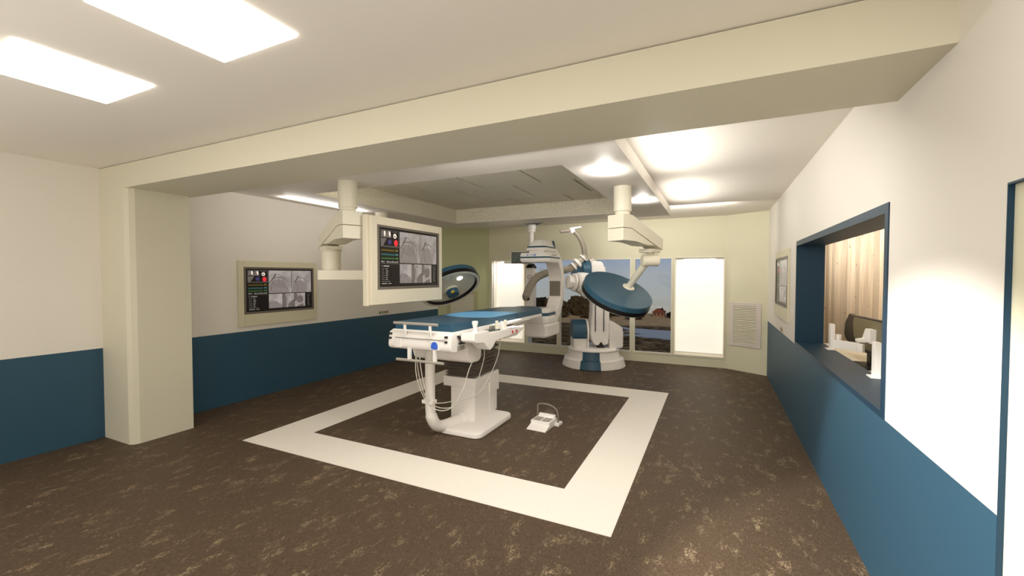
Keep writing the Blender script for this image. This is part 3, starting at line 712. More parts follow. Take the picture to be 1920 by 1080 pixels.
# control unit
cu = bpy.data.objects.new('control_unit', None); COL.objects.link(cu); cu.parent = t; cu.location = Vector((-2.03, 3.8, 1.06))-t.location
body = [(3.315, 1.112), (3.315, 1.04), (3.345, 1.02), (3.50, 1.00), (3.58, .935), (3.62, .915), (3.68, .935), (3.74, .99), (4.05, 1.00), (4.36, 1.018), (4.43, 1.04), (4.42, 1.062), (4.10, 1.072), (3.62, 1.090), (3.58, 1.112)]
MB().prism(body, 'x', -2.102, -1.955, bev=.010).build('body', M['white_plastic'], cu, 40)
MB().box(-2.075, -1.975, 3.63, 3.87, 1.0805, 1.0925, bev=.002).build('display', M['lcd'], cu)
MB().lathe([(0, 0), (.026, 0), (.024, .012), (.017, .02), (.019, .045), (.028, .075), (.030, .092), (.024, .102), (0, .104)], (-2.03, 3.455, 1.108), n=24).build('joystick', M['white_plastic'], cu)
for (x, y, h, r_, k) in ((-2.05, 3.80, .055, .013, 'grey_plastic'), (-2.05, 3.86, .055, .014, 'grey_plastic'), (-2.06, 3.955, .095, .019, 'cream_metal'), (-2.05, 4.06, .080, .026, 'white_plastic'), (-2.06, 4.155, .085, .017, 'cream_metal'), (-1.995, 3.985, .055, .016, 'white_plastic')):
    MB().lathe([(0, 0), (r_*1.25, 0), (r_*1.2, h*.18), (r_*.9, h*.22), (r_, h*.35), (r_, h*.88), (r_*.8, h), (0, h)], (x, y, 1.070), n=20).build('knob', M[k], cu)
for i in range(3):
    for j in range(4):
        MB().box(-2.005+.017*i, -1.994+.017*i, 4.10+.06*j, 4.135+.06*j, 1.062-.001*j, 1.0735-.002*j, bev=.002).build('button', M[('logo_blue', 'red', 'grey_plastic')[(i+j) % 3] if (i*j) % 2 == 0 else 'white_plastic'], cu)
for y in (4.10, 4.20): MB().box(-1.957, -1.949, y, y+.030, 1.022, 1.048, bev=.002).build('stop_button', M['red'], cu)
MB().prism([(3.98, 1.005), (4.40, 1.015), (4.30, .975), (4.02, .972)], 'x', -2.09, -1.985, bev=.003).build('bracket', M['white_plastic'], cu)
MB().box(-2.115, -2.098, 3.30, 3.40, 1.005, 1.02).build('slide_stop', M['dark'], cu, 0)
# drain pipe
pp = [(-2.58, 3.50, .955), (-2.58, 3.50, .70), (-2.58, 3.50, .31), (-2.568, 3.512, .20), (-2.556, 3.565, .115), (-2.545, 3.65, .078), (-2.52, 3.80, .070), (-2.49, 3.955, .070)]
pipe = MB().tube(pp, lambda q: .050 if q < .35 else .058, 24, sub=5).build('cable_pipe', M['white_enamel'], t, 50)
MB().tube([(-2.50, 3.900, .070), (-2.49, 3.956, .070)], .066, 24).build('pipe_collar', M['white_plastic'], t)
MB().box(-2.645, -2.515, 3.445, 3.525, .355, .392, bev=.004).build('cable_clamp', M['white_plastic'], t)
for pts in ([(-2.60, 3.30, .93), (-2.615, 3.32, .70), (-2.612, 3.38, .52), (-2.56, 3.44, .36), (-2.47, 3.48, .30), (-2.34, 3.50, .33), (-2.22, 3.52, .50), (-2.16, 3.56, .72), (-2.14, 3.60, .80)],
            [(-2.62, 3.32, .93), (-2.60, 3.36, .62), (-2.56, 3.45, .38), (-2.47, 3.62, .28), (-2.36, 3.80, .33), (-2.24, 3.84, .52), (-2.13, 3.80, .78), (-2.06, 3.68, .93)],
            [(-2.59, 3.33, .93), (-2.575, 3.38, .60), (-2.53, 3.46, .38), (-2.44, 3.74, .33), (-2.30, 3.96, .36), (-2.20, 4.06, .55), (-2.10, 4.06, .78), (-2.05, 4.02, .98)]):
    MB().tube(pts, .0045, 8, sub=6).build('cable', M['cable'], t)

# ------------------------------------------------------------------ foot pedal
t = thing('foot_pedal', 'white foot pedal with a hooped handle on the floor beside the operating table', 'foot pedal', (-1.69, 4.29, 0))
FX = Matrix.Translation((-1.675, 4.30, 0)) @ Matrix.Rotation(R(-4), 4, 'Z')
MB(FX).prism([(-.18, .002), (-.18, .008), (-.04, .052), (.13, .052), (.18, .02), (.18, .002)], 'x', -.11, .11, bev=.003).build('wedge', M['white_enamel'], t)
MB(FX).box(-.112, .112, -.075, .125, .030, .075, bev=.006).build('housing', M['white_plastic'], t)
MB(FX).box(.105, .16, .06, .17, .0, .03, bev=.004).build('side_foot', M['white_plastic'], t)
MB(FX).prism([(.07, .075), (.115, .105), (.135, .10), (.13, .07)], 'x', -.095, .095, bev=.003).build('back_guard', M['white_plastic'], t)
for x in (-.052, .052): MB(FX).box(x-.042, x+.042, -.062, .055, .072, .080, bev=.002).build('pedal', M['grey_metal'], t)
hp_ = [(-.108, .09, .05), (-.112, .10, .15), (-.108, .10, .195), (-.06, .10, .212), (.02, .10, .212), (.09, .10, .190), (.125, .10, .150), (.135, .10, .09), (.135, .10, .015)]
MB(FX).tube(hp_, .0095, 14, sub=5).build('handle', M['grey_plastic'], t)

# ------------------------------------------------------------------ imaging robot with C-arm
BX, BY = -2.01, 7.72
e1 = Vector((.9028, .4301, 0)); e2 = Vector((-.4301, .9028, 0))
RM = Matrix(((e1.x, e2.x, 0, BX), (e1.y, e2.y, 0, BY), (0, 0, 1, 0), (0, 0, 0, 1)))
t = thing('imaging_robot', 'white and blue robot arm holding an x-ray C-arm by the windows', 'x-ray robot', (BX, BY, 0))
prof = [(0, 0), (.560, 0), (.572, .012), (.535, .145), (.520, .155), (.475, .160), (.470, .175), (.452, .285), (.462, .300), (.462, .318), (.440, .335), (.420, .352), (0, .352)]
MB(RM).lathe(prof, n=72).build('base', M['white_enamel'], t)
MB(RM).lathe([(r+.004, h) for (r, h) in prof[1:9]], n=10, a0=R(-90-35), a1=R(-90+2), ref=(1, 0, 0)).build('base_stripe', M['blue'], t)
# left drum: neck and blue cover
def stadium(cz, r, zb, w0, n=20, wide=1.):
    P = [(w0+r*math.cos(R(180*k/n)), cz+r*math.sin(R(180*k/n))) for k in range(n+1)]
    return P+[(w0-r*.95, cz-.08), (w0-r*.78, zb), (w0+r*.78, zb), (w0+r*.95, cz-.08)]
MB(RM).prism(stadium(.60, .235, .345, -.03), 'x', -.405, -.165, bev=.010).build('drum', M['white_enamel'], t, 30)
cov = [(-.03+.243*math.cos(R(k)), .60+.243*math.sin(R(k))) for k in range(-20, 201, 10)]
MB(RM).prism(cov, 'x', -.415, -.170, bev=.008).build('drum_cover', M['blue'], t, 30)
MB(RM).prism(stadium(.60, .250, .345, -.03), 'x', -.163, -.130, bev=.006).build('drum_flange', M['white_plastic'], t, 30)
# right motor housing
MB(RM).prism([(.235, .835), (.30, .82), (.455, .725), (.475, .69), (.475, .35), (.235, .33)], 'y', -.24, .18, bev=.015).build('motor_housing', M['white_enamel'], t, 30)
MB(RM).prism([(.36, .66), (.505, .64), (.505, .36), (.36, .34)], 'y', -.16, .12, bev=.012).build('motor_cap', M['white_plastic'], t, 30)
# lower arm: tapered link with forked foot
la = MB(RM)
secs = [(.40, -.02, .16), (.50, -.085, .235), (.62, -.105, .255), (.78, -.09, .250), (.95, -.075, .245), (1.3, -.068, .235), (1.6, -.075, .20), (1.80, -.08, .165)]
rings = []
for (z, x0, x1) in secs:
    rings.append([(px, py, z) for (px, py) in rrect(x0, x1, -.235+.02*(z > .6), .10, .045, 4)])
la.loft(rings); la.build('lower_arm', M['white_enamel'], t, 40)
for x in (-.015, .135): MB(RM).box(x-.006, x+.006, -.232, -.205, .64, 1.55, bev=.002).build('arm_groove', M['dark'], t)
MB(RM).prism([(.02, .352), (.15, .352), (.115, .42), (.085, .46), (.055, .42)], 'y', -.250, -.12, bev=.004).build('foot_gap', M['dark'], t)
for x in (-.03, .14): MB(RM).lathe([(0, 0), (.052, 0), (.052, .02), (0, .03)], (x+.03, -.215, .46), (0, -1, 0), 20).build('foot_boss', M['white_plastic'], t)
# shoulder
MB(RM).prism([(-.09, 1.50), (-.09, 1.885), (-.06, 1.905), (.085, 1.895), (.125, 1.86), (.160, 1.70), (.165, 1.50)], 'y', -.22, .12, bev=.018).build('shoulder', M['white_enamel'], t, 40)
MB(RM).lathe([(0, 0), (.215, 0), (.215, .12), (.20, .14), (0, .14)], (-.235, -.07, 1.70), (1, 0, 0), 40).build('shoulder_ring', M['blue'], t)
MB(RM).prism([(-.42, 1.62), (-.42, 1.72), (-.34, 1.82), (-.22, 1.88), (-.20, 1.60)], 'y', -.20, .06, bev=.02).build('shoulder_cover', M['blue'], t, 40)
MB(RM).cyl((-.10, -.10, 1.895), (-.02, -.10, 1.925), .05).build('hose_mount', M['grey_metal'], t)
# forearm and wrist towards the C-arm
w0 = Vector((-.10, -.22, 1.50)); w1 = Vector((-.52, -.34, 1.53)); ax = (w1-w0); Lw = ax.length
MB(RM).lathe([(0, 0), (.165, 0), (.185, .03), (.190, .16), (.180, .26), (.150, .285), (0, .285)], w0, ax, 36).build('wrist', M['white_enamel'], t)
MB(RM).lathe([(0, .283), (.125, .283), (.125, .318), (0, .318)], w0, ax, 32).build('wrist_ring', M['grey_metal'], t)
MB(RM).lathe([(0, .316), (.160, .316), (.160, .345), (0, .345)], w0, ax, 32).build('wrist_flange', M['white_plastic'], t)
MB(RM).lathe([(0, .343), (.090, .343), (.090, .385), (.125, .388), (.125, .445), (0, .445)], w0, ax, 8).build('carm_mount', M['white_plastic'], t)
MB(RM).prism([(-.30, 1.40), (-.06, 1.36), (-.02, 1.18), (-.10, 1.16), (-.20, 1.28), (-.32, 1.33)], 'y', -.33, -.16, bev=.02).build('elbow', M['white_enamel'], t, 40)
MB(RM).tube([(-.40, -.44, 1.40), (-.33, -.43, 1.33), (-.25, -.40, 1.26), (-.16, -.37, 1.235)], .010, 8, sub=5).build('elbow_cable', M['grey_plastic'], t)
# C-arm in the plane of the table
cx0, cx1 = -2.605, -2.375; cyc, czc = 6.47, 1.48
def arc(r, a0, a1, n): return [(cyc+r*math.cos(R(a0+(a1-a0)*k/n)), czc+r*math.sin(R(a0+(a1-a0)*k/n))) for k in range(n+1)]
outer = arc(.665, -100, 102, 44); inner = arc(.500, 96, 24, 14)+[(6.958, 1.60), (6.958, 1.27)]+arc(.515, -24, -96, 14)
mb = MB()
P = outer+inner
bm = MB(); n_ = len(P)
# build the C as a strip of quads between resampled outer and inner lines
def resample(pts, n):
    L = [0]
    for i in range(1, len(pts)): L.append(L[-1]+math.dist(pts[i], pts[i-1]))
    out = []; j = 0
    for k in range(n):
        s = L[-1]*k/(n-1)
        while j < len(pts)-2 and L[j+1] < s: j += 1
        q = (s-L[j])/max(L[j+1]-L[j], 1e-9); out.append((pts[j][0]+(pts[j+1][0]-pts[j][0])*q, pts[j][1]+(pts[j+1][1]-pts[j][1])*q))
    return out
N = 49; O = resample(outer, N); I = resample(inner[::-1], N)
rings = [[(cx0+.02, O[k][0], O[k][1]), (cx1-.02, O[k][0], O[k][1]), (cx1, O[k][0]*.85+I[k][0]*.15, O[k][1]*.85+I[k][1]*.15), (cx1, I[k][0], I[k][1]), (cx0, I[k][0], I[k][1]), (cx0, O[k][0]*.85+I[k][0]*.15, O[k][1]*.85+I[k][1]*.15)] for k in range(N)]
ca = bm.loft(rings).build('c_arm', M['white_enamel'], t, 30)
MB().box(cx0+.015, cx1-.022, 6.948, 6.975, 1.292, 1.548, bev=.004).build('inner_panel', M['grey_plastic'], ca, label='grey square panel inside the C')
# detector at the top
def hexa(x0, x1, y0, y1, ch):   # plan with chamfered corners on the near side
    return [(x0+ch*.4, y0), (x1-ch, y0), (x1, y0+ch), (x1, y1), (x0, y1), (x0, y0+ch*.4)]
det = MB()
for (z0, z1, i) in ((1.846, 1.985, 0),):
    det.loft([[(px, py, z) for (px, py) in hexa(-2.712+j, -2.235-j, 5.965+j, 6.46, .05)] for (z, j) in ((1.846, .014), (1.872, 0), (1.955, 0), (1.986, .012))])
de = det.build('detector', M['white_plastic'], ca, 25)
st = MB(); st.loft([[(px, py, z) for (px, py) in hexa(-2.715, -2.232, 5.962, 6.462, .05)] for z in (1.905, 1.928)]); st.build('stripe', M['blue'], de, 25)
for (x, w_, z, h) in ((-2.588, .010, 1.952, .030), (-2.558, .006, 1.952, .010), (-2.520, .026, 1.952, .008), (-2.478, .032, 1.962, .008), (-2.478, .032, 1.944, .010)):
    MB().box(x, x+w_, 5.958, 5.970, z-h/2, z+h/2).build('symbol', M['logo_blue'], de, 0)
for (y, h) in ((6.10, .014), (6.16, .010), (6.22, .016), (6.26, .008)):
    MB().box(-2.240, -2.230, y, y+.02, 1.952-h/2, 1.952+h/2).build('symbol', M['grey_plastic'], de, 0)
MB().box(-2.60, -2.36, 6.08, 6.44, 1.985, 2.03).build('detector_neck', M['white_enamel'], ca, 0)
cap = MB(); cap.loft([[(px, py, z) for (px, py) in hexa(x0, x1, y0, 6.50, .05)] for (z, x0, x1, y0) in ((2.026, -2.638, -2.318, 6.035), (2.045, -2.645, -2.315, 6.030), (2.070, -2.628, -2.322, 6.040), (2.090, -2.622, -2.326, 6.045), (2.185, -2.53, -2.36, 6.09), (2.198, -2.50, -2.375, 6.11))])
cp = cap.build('detector_cap', M['white_plastic'], ca, 25)
st = MB(); st.loft([[(px, py, z) for (px, py) in hexa(x0-.003, x1+.003, y0-.003, 6.503, .05)] for (z, x0, x1, y0) in ((2.070, -2.628, -2.322, 6.040), (2.092, -2.620, -2.327, 6.046))]); st.build('stripe', M['blue'], cp, 25)
MB().prism([(6.46, 2.095), (6.48, 2.095), (6.42, 2.19), (6.40, 2.19)], 'x', -2.345, -2.318).build('stripe', M['blue'], cp, 0)
# tube housing at the bottom
th = MB(); th.loft([[(px, py, z) for (px, py) in [(-2.62+j, 5.975+j), (-2.30-j, 5.965+j), (-2.262-j, 6.02+j), (-2.262-j, 6.52-j), (-2.36, 6.70-j), (-2.62+j, 6.70-j), (-2.645+j, 6.03+j)]] for (z, j) in ((.690, .05), (.715, .01), (.74, 0), (.875, 0), (.905, .02))])
tb = th.build('tube_housing', M['white_enamel'], ca, 25)
co = MB(); co.loft([[(px, py, z) for (px, py) in [(-2.60+j, 5.995+j), (-2.335-j, 5.985+j), (-2.272-j, 6.05+j), (-2.272-j, 6.40-j), (-2.60+j, 6.40-j)]] for (z, j) in ((.905, .02), (.925, .0), (.985, .0), (1.01, .012), (1.025, .012), (1.095, .012), (1.135, .045), (1.142, .06))])
cl = co.build('collimator', M['white_plastic'], ca, 25)
st = MB(); st.loft([[(px, py, z) for (px, py) in [(-2.60+j, 5.995+j), (-2.335-j, 5.985+j), (-2.272-j, 6.05+j), (-2.272-j, 6.40-j), (-2.60+j, 6.40-j)]] for (z, j) in ((1.028, .009), (1.073, .009))]); st.build('stripe', M['blue'], cl, 25)
MB().box(-2.53, -2.36, 6.07, 6.32, 1.140, 1.146, bev=.002).build('window_plate', M['grey_metal'], cl)
# hose behind the C
HP = [(-2.970, 6.780, 1.265), (-2.935, 6.865, 1.425), (-2.862, 6.995, 1.592), (-2.735, 7.180, 1.688), (-2.586, 7.340, 1.715), (-2.382, 7.342, 1.760), (-2.305, 7.385, 1.796)]
HPs = smooth([Vector(p) for p in HP], 60)
MB().tube(HPs, lambda q: (.062+.006*math.cos(q*2*math.pi*62)) if True else .06, 16).build('corrugated_hose', M['hose_grey'], t, 60)
MB().sphere((-2.965, 6.79, 1.262), .064, 16).build('hose_end', M['grey_plastic'], t)
MB().sphere((-2.905, 6.76, 1.235), .022, 12).build('hose_knob', M['black'], t)
h2 = [Vector(p) for p in ((-2.305, 7.385, 1.796), (-2.240, 7.420, 1.856), (-2.142, 7.475, 1.957), (-2.115, 7.488, 2.000))]
MB().tube(smooth(h2, 8), .056, 18).build('hose_joint', M['hose_grey'], t, 60)
for (a, b, r_) in ((0, .35, .080), (.9, 1.25, .094), (1.9, 2.2, .082)):
    def at_(s): k = min(int(s), 2); return h2[k].lerp(h2[k+1], s-k)
    MB().tube([at_(a), at_(b)], r_, 24).build('hose_collar', M['white_plastic'], t)
tp = [Vector(p) for p in ((-2.118, 7.486, 1.99), (-2.128, 7.480, 2.08), (-2.152, 7.472, 2.200), (-2.224, 7.440, 2.353), (-2.315, 7.398, 2.455))]
MB().tube(tp, lambda q: .048-.008*q, 18, sub=8).build('guide_tube', M['grey_plastic'], t, 60)
MB().tube([(-2.34, 7.38, 2.445), (-2.44, 7.33, 2.443), (-2.52, 7.29, 2.430)], .034, 14, sub=4).build('guide_end', M['grey_plastic'], t)
MB().tube([(-2.36, 7.37, 2.44), (-2.30, 7.41, 2.46)], .056, 20).build('guide_clamp', M['white_plastic'], t)
MB().prism([(-2.40, 2.41), (-2.33, 2.50), (-2.16, 2.515), (-2.16, 2.49), (-2.31, 2.47), (-2.36, 2.40)], 'y', 7.36, 7.44, bev=.006).build('guide_bracket', M['white_plastic'], t)

# ------------------------------------------------------------------ injector pendant behind the C-arm
t = thing('injector_pendant', 'slim white pendant hung on a pole from a blue ceiling disc behind the C-arm', 'pendant', (-3.06, 7.25, 2.70))
px, py = -3.062, 7.25
MB().lathe([(0, 2.70), (.25, 2.70), (.265, 2.675), (.255, 2.625), (.12, 2.575), (0, 2.565)], (px, py, 0), n=48).build('ceiling_disc', M['blue'], t)
MB().lathe([(0, 2.60), (.085, 2.60), (.085, 2.50), (.075, 2.49), (.075, 2.44), (0, 2.44)], (px, py, 0), n=32).build('collar', M['white_plastic'], t)
MB().cyl((px, py, 2.45), (px, py, 1.84), .045).build('pole', M['white_enamel'], t)
MB().lathe([(0, 1.86), (.05, 1.86), (.085, 1.82), (.10, 1.792), (.10, 1.782), (0, 1.782)], (px, py, 0), n=32).build('pole_cap', M['black'], t)
MB().box(px-.085, px+.075, py-.075, py+.065, .80, 1.785, bev=.008).build('column_box', M['white_enamel'], t)
MB().lathe([(.030, 0), (.042, .004), (.042, .014), (.030, .016), (.030, 0)], (px+.0, py-.074, 1.62), (0, -1, 0), 24).build('dial', M['grey_metal'], t)
MB().box(px-.070, px-.055, py-.080, py-.07, 1.30, 1.42, bev=.002).build('outlet', M['grey_plastic'], t)
MB().tube([(px+.07, py-.02, 1.69), (px+.24, py+.02, 1.69)], .011, 10).build('bar', M['white_plastic'], t)
for x in (.16, .20, .235): MB().tube([(px+x, py+.01, 1.69), (px+x, py+.01, 1.74), (px+x+.01, py+.01, 1.775)], .006, 8).build('hook', M['cream_metal'], t)
MB().prism([(px+.075, 1.60), (px+.10, 1.62), (px+.12, 1.66), (px+.10, 1.70), (px+.075, 1.71)], 'y', py-.02, py+.04, bev=.004).build('side_grip', M['white_plastic'], t)
# small monitor on the pole
t = thing('pole_monitor', 'small black monitor in a thin white frame hung beside the C-arm detector', 'monitor', (-3.05, 6.75, 1.84))
a = Vector((-3.185, 6.64, 0)); b = Vector((-2.845, 6.78, 0)); d = (b-a).normalized(); n = Vector((d.y, -d.x, 0))
SM = Matrix(((d.x, n.x, 0, a.x), (d.y, n.y, 0, a.y), (0, 0, 1, 0), (0, 0, 0, 1))); L = (b-a).length
MB(SM).box(0, L, -.022, 0, 1.842, 2.056, bev=.003).build('frame', M['white_plastic'], t)
sc_ = MB(SM); sc_.box(.008, L-.008, .0005, .002, 1.850, 2.048, 0)
for i in range(12):
    for j in range(9):
        if random.random() < .6: sc_.box(.018+.025*i, .018+.025*i+random.uniform(.006, .018), .002, .0025, 1.866+.019*j, 1.871+.019*j, random.choice((1, 1, 2)))
sc_.build('screen', [M['screen_black'], M['ecg_g'], mat('screen_dim_red', (70, 40, 30), .4, emit=(70, 36, 26), es=.4)], t, 0)
MB().tube([(-3.0, 6.735, 1.95), (-3.03, 6.95, 1.95), (-3.05, 7.203, 1.95)], .018, 12).build('bracket', M['white_plastic'], t)
MB(SM).box(-.12, .02, -.05, -.015, 1.845, 1.905, bev=.004).build('side_pod', M['cream_metal'], t)

# ------------------------------------------------------------------ outdoors: beach at dusk
GZ = -6.4
def beach_mat():
    m = bpy.data.materials.new('tidal_flat'); m.use_nodes = True; nt = m.node_tree; b = nt.nodes['Principled BSDF']; out = nt.nodes['Material Output']
    geo = nd(nt, 'ShaderNodeTexCoord'); sx = nd(nt, 'ShaderNodeSeparateXYZ'); nt.links.new(geo.outputs['Object'], sx.inputs[0])
    mp = nd(nt, 'ShaderNodeMapping'); mp.inputs['Scale'].default_value = (.028, .085, 1); nt.links.new(geo.outputs['Object'], mp.inputs['Vector'])
    n = nd(nt, 'ShaderNodeTexNoise'); n.inputs['Scale'].default_value = 1.2; n.inputs['Detail'].default_value = 7; n.inputs['Roughness'].default_value = .55
    nt.links.new(mp.outputs[0], n.inputs['Vector'])
    mp2 = nd(nt, 'ShaderNodeMapping'); mp2.inputs['Scale'].default_value = (.7, 1.0, 1); nt.links.new(geo.outputs['Object'], mp2.inputs['Vector'])
    nr = nd(nt, 'ShaderNodeTexNoise'); nr.inputs['Scale'].default_value = 1.3; nr.inputs['Detail'].default_value = 8; nr.inputs['Roughness'].default_value = .7
    nt.links.new(mp2.outputs[0], nr.inputs['Vector'])
    rock = ramp(nt, nr.outputs['Fac'], [(.36, lin((40, 33, 24))), (.5, lin((98, 82, 62))), (.66, lin((170, 146, 112)))])
    sand = ramp(nt, nr.outputs['Fac'], [(.3, lin((186, 156, 118))), (.7, lin((222, 194, 154)))])
    yy = sx.outputs['Y']
    sandmask = math_(nt, 'MULTIPLY', math_(nt, 'SUBTRACT', math_(nt, 'ADD', yy, math_(nt, 'MULTIPLY', n.outputs['Fac'], 10)), 76), .4, True)
    mx = nd(nt, 'ShaderNodeMix', data_type='RGBA'); nt.links.new(sandmask, mx.inputs[0]); nt.links.new(rock.outputs[0], mx.inputs[6]); nt.links.new(sand.outputs[0], mx.inputs[7])
    # pools: more to the right, between the rocks and the sand
    bell = math_(nt, 'SUBTRACT', 1, math_(nt, 'MULTIPLY', math_(nt, 'ABSOLUTE', math_(nt, 'SUBTRACT', yy, 59)), .075), True)
    right = math_(nt, 'ADD', math_(nt, 'MULTIPLY', sx.outputs['X'], .010), .17)
    pool = math_(nt, 'SUBTRACT', math_(nt, 'ADD', math_(nt, 'ADD', n.outputs['Fac'], math_(nt, 'MULTIPLY', bell, .30)), right), .76)
    pm = math_(nt, 'MULTIPLY', pool, 30, True)
    pm = math_(nt, 'MULTIPLY', pm, math_(nt, 'SUBTRACT', 1, sandmask), True)
    nt.links.new(mx.outputs[2], b.inputs['Base Color']); b.inputs['Roughness'].default_value = .9; b.inputs['Specular IOR Level'].default_value = 0
    g = nd(nt, 'ShaderNodeBsdfGlossy'); g.inputs['Roughness'].default_value = .06; g.inputs['Color'].default_value = (.56, .54, .48, 1)
    ms = nd(nt, 'ShaderNodeMixShader'); nt.links.new(pm, ms.inputs[0]); nt.links.new(b.outputs[0], ms.inputs[1]); nt.links.new(g.outputs[0], ms.inputs[2])
    nt.links.new(ms.outputs[0], out.inputs['Surface'])
    return m
o = MB().add([(-130, 12, GZ), (70, 12, GZ), (70, 96, GZ), (-130, 96, GZ)], [(0, 1, 2, 3)]).build('beach', beach_mat(), smooth_deg=0)
o.location = (o.location.x, o.location.y, o.location.z)
def recenter_zero(o):
    d = o.location.copy(); o.data.transform(Matrix.Translation(d)); o.location = (0, 0, 0)
recenter_zero(o); struct(o)
M['leaf'] = mat('tree_foliage', (74, 62, 42), .9, spec=.1, vary=.5, vscale=1.2)
M['leaf2'] = mat('tree_foliage_dark', (40, 34, 26), .9, spec=.1, vary=.5, vscale=1.2)
M['bark'] = mat('tree_bark', (48, 38, 30), .9)
def tree(x, y, h, wd, lab, lm, seed):
    rd = random.Random(seed); t = thing('tree', lab, 'tree', (x, y, GZ), 'trees along the far shore')
    c = MB(); bmx = bmesh.new()
    for k in range(7):
        q = bmesh.ops.create_icosphere(bmx, subdivisions=4, radius=1)
        ox, oy, oz = rd.uniform(-.36, .36)*wd, rd.uniform(-.2, .2)*wd, h*(.12+.56*rd.random()); r_ = wd*rd.uniform(.27, .42)
        for v in q['verts']:
            s = 1+.36*mnoise.noise(v.co*2.3+Vector((k*3.1, seed, 0)))+.26*mnoise.noise(v.co*6+Vector((seed, k, 0)))+.12*mnoise.noise(v.co*13+Vector((seed, k, 5)))
            v.co = Vector((ox+v.co.x*r_*s, oy+v.co.y*r_*s, min(oz+v.co.z*r_*s*min(1, h*.5/wd+.35), h)))
    bmx.verts.index_update()
    c.add([(v.co.x+x, v.co.y+y, max(v.co.z, .2)+GZ) for v in bmx.verts], [[v.index for v in f.verts] for f in bmx.faces]); bmx.free()
    c.build('crown', lm, t, 70)
    MB().tube([(x, y, GZ), (x+.1, y, GZ+h*.5)], lambda q: .16-.06*q, 8).build('trunk', M['bark'], t)
spec = [(-37.0, 80, 5.4, 4.2, 'tall dark tree at the left end of the shore seen beside the C-arm', 1), (-33.4, 86, 3.6, 5.0, 'broad dark tree next to the tallest tree on the shore', 1), (-28.4, 80.5, 4.2, 4.4, 'brown-green tree left of the robot arm on the shore', 0), (-24.6, 86.5, 4.0, 4.4, 'bushy tree just behind the robot arm on the shore', 0),
        (-20.2, 81, 2.5, 4.2, 'low bushy tree below the right lamp disc', 0), (-16.6, 87, 2.0, 4.0, 'small shore tree left of the red-roofed house', 1), (-13.4, 81.5, 1.4, 2.6, 'smallest shore bush directly left of the red-roofed house', 0), (-6.0, 88, 1.3, 3.2, 'small dark tree just right of the red-roofed house', 1), (-2.0, 92.5, 1.1, 3.2, 'low dark tree near the right window edge', 1), (1.8, 88, .9, 3.0, 'lowest dark shore tree at the right end', 1),
        (-42.4, 86, 3.8, 5.0, 'dark tree behind the C-arm at the shore', 1), (-47.4, 80, 3.0, 4.6, 'dark tree behind the C-arm column at the far left of the shore', 1)]
for i, (x, y, h, wd, lab, k) in enumerate(spec): tree(x, y, h, wd, lab, M['leaf2' if k else 'leaf'], i+1)
t = thing('beach_house', 'small brown house with a red roof on the far shore', 'house', (-10.2, 90, GZ))
MB().box(-11.2, -9.0, 88.5, 91, GZ, GZ+.9).build('wall', mat('house_wall', (150, 112, 88), .8), t, 0)
MB().prism([(-11.4, GZ+.86), (-8.8, GZ+.86), (-9.7, GZ+1.5), (-10.6, GZ+1.5)], 'y', 88.3, 91.2).build('roof', mat('house_roof', (128, 66, 48), .8), t, 0)
MB().box(-9.6, -9.3, 89, 89.4, GZ+1.2, GZ+1.8).build('chimney', M['bark'], t, 0)
for x in (-10.9, -10.2, -9.5): MB().box(x, x+.3, 88.47, 88.52, GZ+.35, GZ+.7).build('window', M['dark'], t, 0)

# ------------------------------------------------------------------ sky
wd = bpy.data.worlds.new('World'); sc.world = wd; wd.use_nodes = True; nt = wd.node_tree; bg = nt.nodes['Background']
tc = nd(nt, 'ShaderNodeTexCoord'); sx = nd(nt, 'ShaderNodeSeparateXYZ'); nt.links.new(tc.outputs['Generated'], sx.inputs[0])
r = ramp(nt, math_(nt, 'ADD', sx.outputs['Z'], .2, True), [(.10, lin((178, 168, 152))), (.165, lin((170, 172, 172))), (.205, lin((170, 174, 180))), (.245, lin((148, 161, 187))), (.7, lin((78, 88, 112)))])
nt.links.new(r.outputs[0], bg.inputs['Color']); bg.inputs['Strength'].default_value = 1.0

# ------------------------------------------------------------------ lamps
WARM = (1, .966, .908)
def area(name, loc, d, sx_, sy_, p, col=WARM, spread=180):
    l = bpy.data.lights.new(name, 'AREA'); l.shape = 'RECTANGLE'; l.size = sx_; l.size_y = sy_; l.energy = p; l.color = col; l.spread = R(spread)
    o = bpy.data.objects.new(name, l); COL.objects.link(o); o.location = loc
    z = -Vector(d).normalized(); y = Vector((0, 1, 0)) if abs(z.y) < .9 else Vector((0, 0, 1)); x = y.cross(z).normalized(); y = z.cross(x)
    o.rotation_euler = Matrix((x, y, z)).transposed().to_euler(); return o
def spot(name, loc, d, ang, blend, p, col=WARM, r_=.03):
    l = bpy.data.lights.new(name, 'SPOT'); l.energy = p; l.color = col; l.spot_size = R(ang); l.spot_blend = blend; l.shadow_soft_size = r_
    o = bpy.data.objects.new(name, l); COL.objects.link(o); o.location = loc; o.rotation_euler = Vector(d).to_track_quat('-Z', 'Y').to_euler(); return o
DOWN, UP = (0, 0, -1), (0, 0, 1)
for x in (-4.3, -3.12, -1.94, -.76, .3): area('ceiling_panel_lamp', (x, -.9, H-.02), DOWN, .54, .53, 7)
area('ceiling_panel_lamp', (.42, 1.06, H-.02), DOWN, .5, .53, 7)
area('beam_fill', (-1.0, 2.69, 2.45), (0, .5, -1.1), 2.2, .05, 42)  # added fill for the operating area; the beam has no fixture
area('recess_fill', (-2.6, QY0+.03, 2.60), (0, .6, 1), 2.6, .08, 9)  # added fill to lift the tiles; no real lamp in the recess
area('ceiling_fill', (-2.4, -.9, .4), (0, 0, 1), 4.5, .8, 78)  # added fill brightening the front ceiling, unseen behind the camera
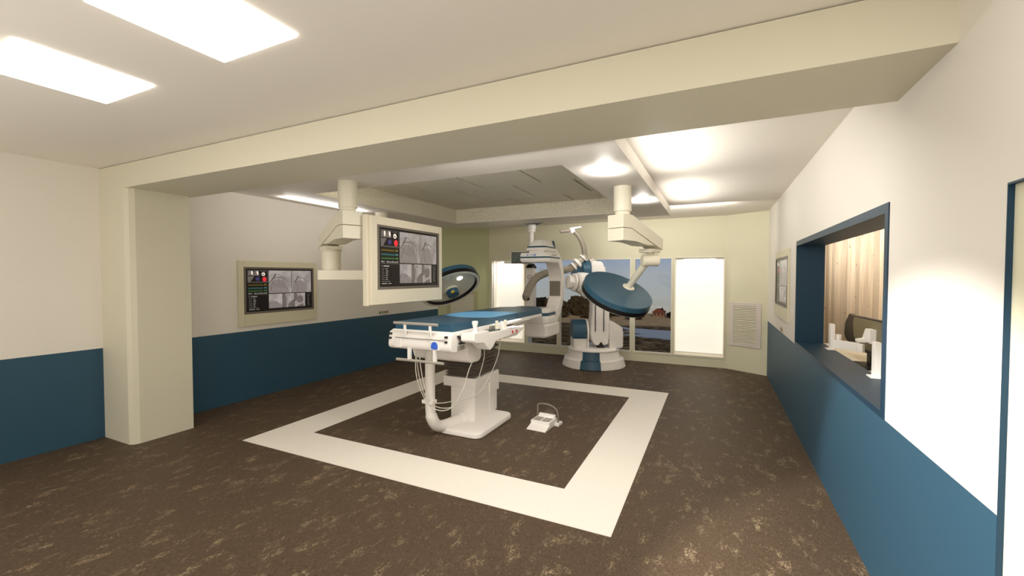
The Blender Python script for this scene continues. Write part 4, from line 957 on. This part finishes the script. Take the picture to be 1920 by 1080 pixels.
area('rear_fill', (-2.4, -2.5, 1.5), (0, 1, -.05), 4.8, 1.8, 62)  # added soft fill for front faces, behind the camera; no window there
# canopy: lamps washing its underside, cove lamps along its edges
for (x, y) in ((-.86, 3.66), (-.79, 5.27)): area('canopy_lamp', (x, y, 2.44), UP, .10, .25, 3)
area('canopy_lamp', (-4.44, 3.9, 2.46), UP, .06, 1.2, 5)
area('cove_lamp', (CX0-.06, 4.6, 2.60), (-1, 0, .5), .10, 3.2, 7)
area('cove_lamp', (CX1+.16, 3.9, 2.36), (1, 0, .8), .2, 1.3, 10); area('cove_lamp', (CX1+.16, 5.8, 2.36), (1, 0, .8), .2, 1.3, 10)
area('cove_lamp', (-1.1, CY1+.10, 2.55), (0, 1, -.1), 2.6, .1, 22)
spot('wall_spot', (-2.5, 0, 2.65), (.7036, .5282, -.4754), 31, .4, 1500)
spot('table_spot', (-2.44, 4.36, 2.5), (0, 0, -1), 39, .28, 280, (1, .97, .92))
area('control_room_lamp', (1.06, 6.0, 2.36), (1, 0, -.75), .2, 6.0, 42, (1, .97, .93), 120)
for (a, b) in (wins[0], wins[5]): area('window_lamp', ((a+b)/2, YB+.05, WB1-.04), (0, .25, -1), .5, .06, 5)
l = bpy.data.lights.new('low_sun', 'SUN'); l.energy = 1.6; l.angle = R(4); l.color = (1, .86, .66); o = bpy.data.objects.new('low_sun', l); COL.objects.link(o); o.rotation_euler = Vector((-.35, 1, -.42)).to_track_quat('-Z', 'Y').to_euler()

# ------------------------------------------------------------------ camera and view
cam = bpy.data.cameras.new('camera'); cam.sensor_width = 36; cam.lens = 36*800.14/1920; cam.clip_end = 500
co_ = bpy.data.objects.new('camera', cam); COL.objects.link(co_); co_.location = (0, 0, 1.63)
co_.rotation_euler = (math.pi/2-.0275, -.0004, .4446); sc.camera = co_
vs = sc.view_settings; vs.view_transform = 'Standard'; vs.look = 'None'; vs.gamma = 1; vs.use_curve_mapping = False; vs.exposure = -0.13
sc.cycles.max_bounces = 12; sc.cycles.diffuse_bounces = 8
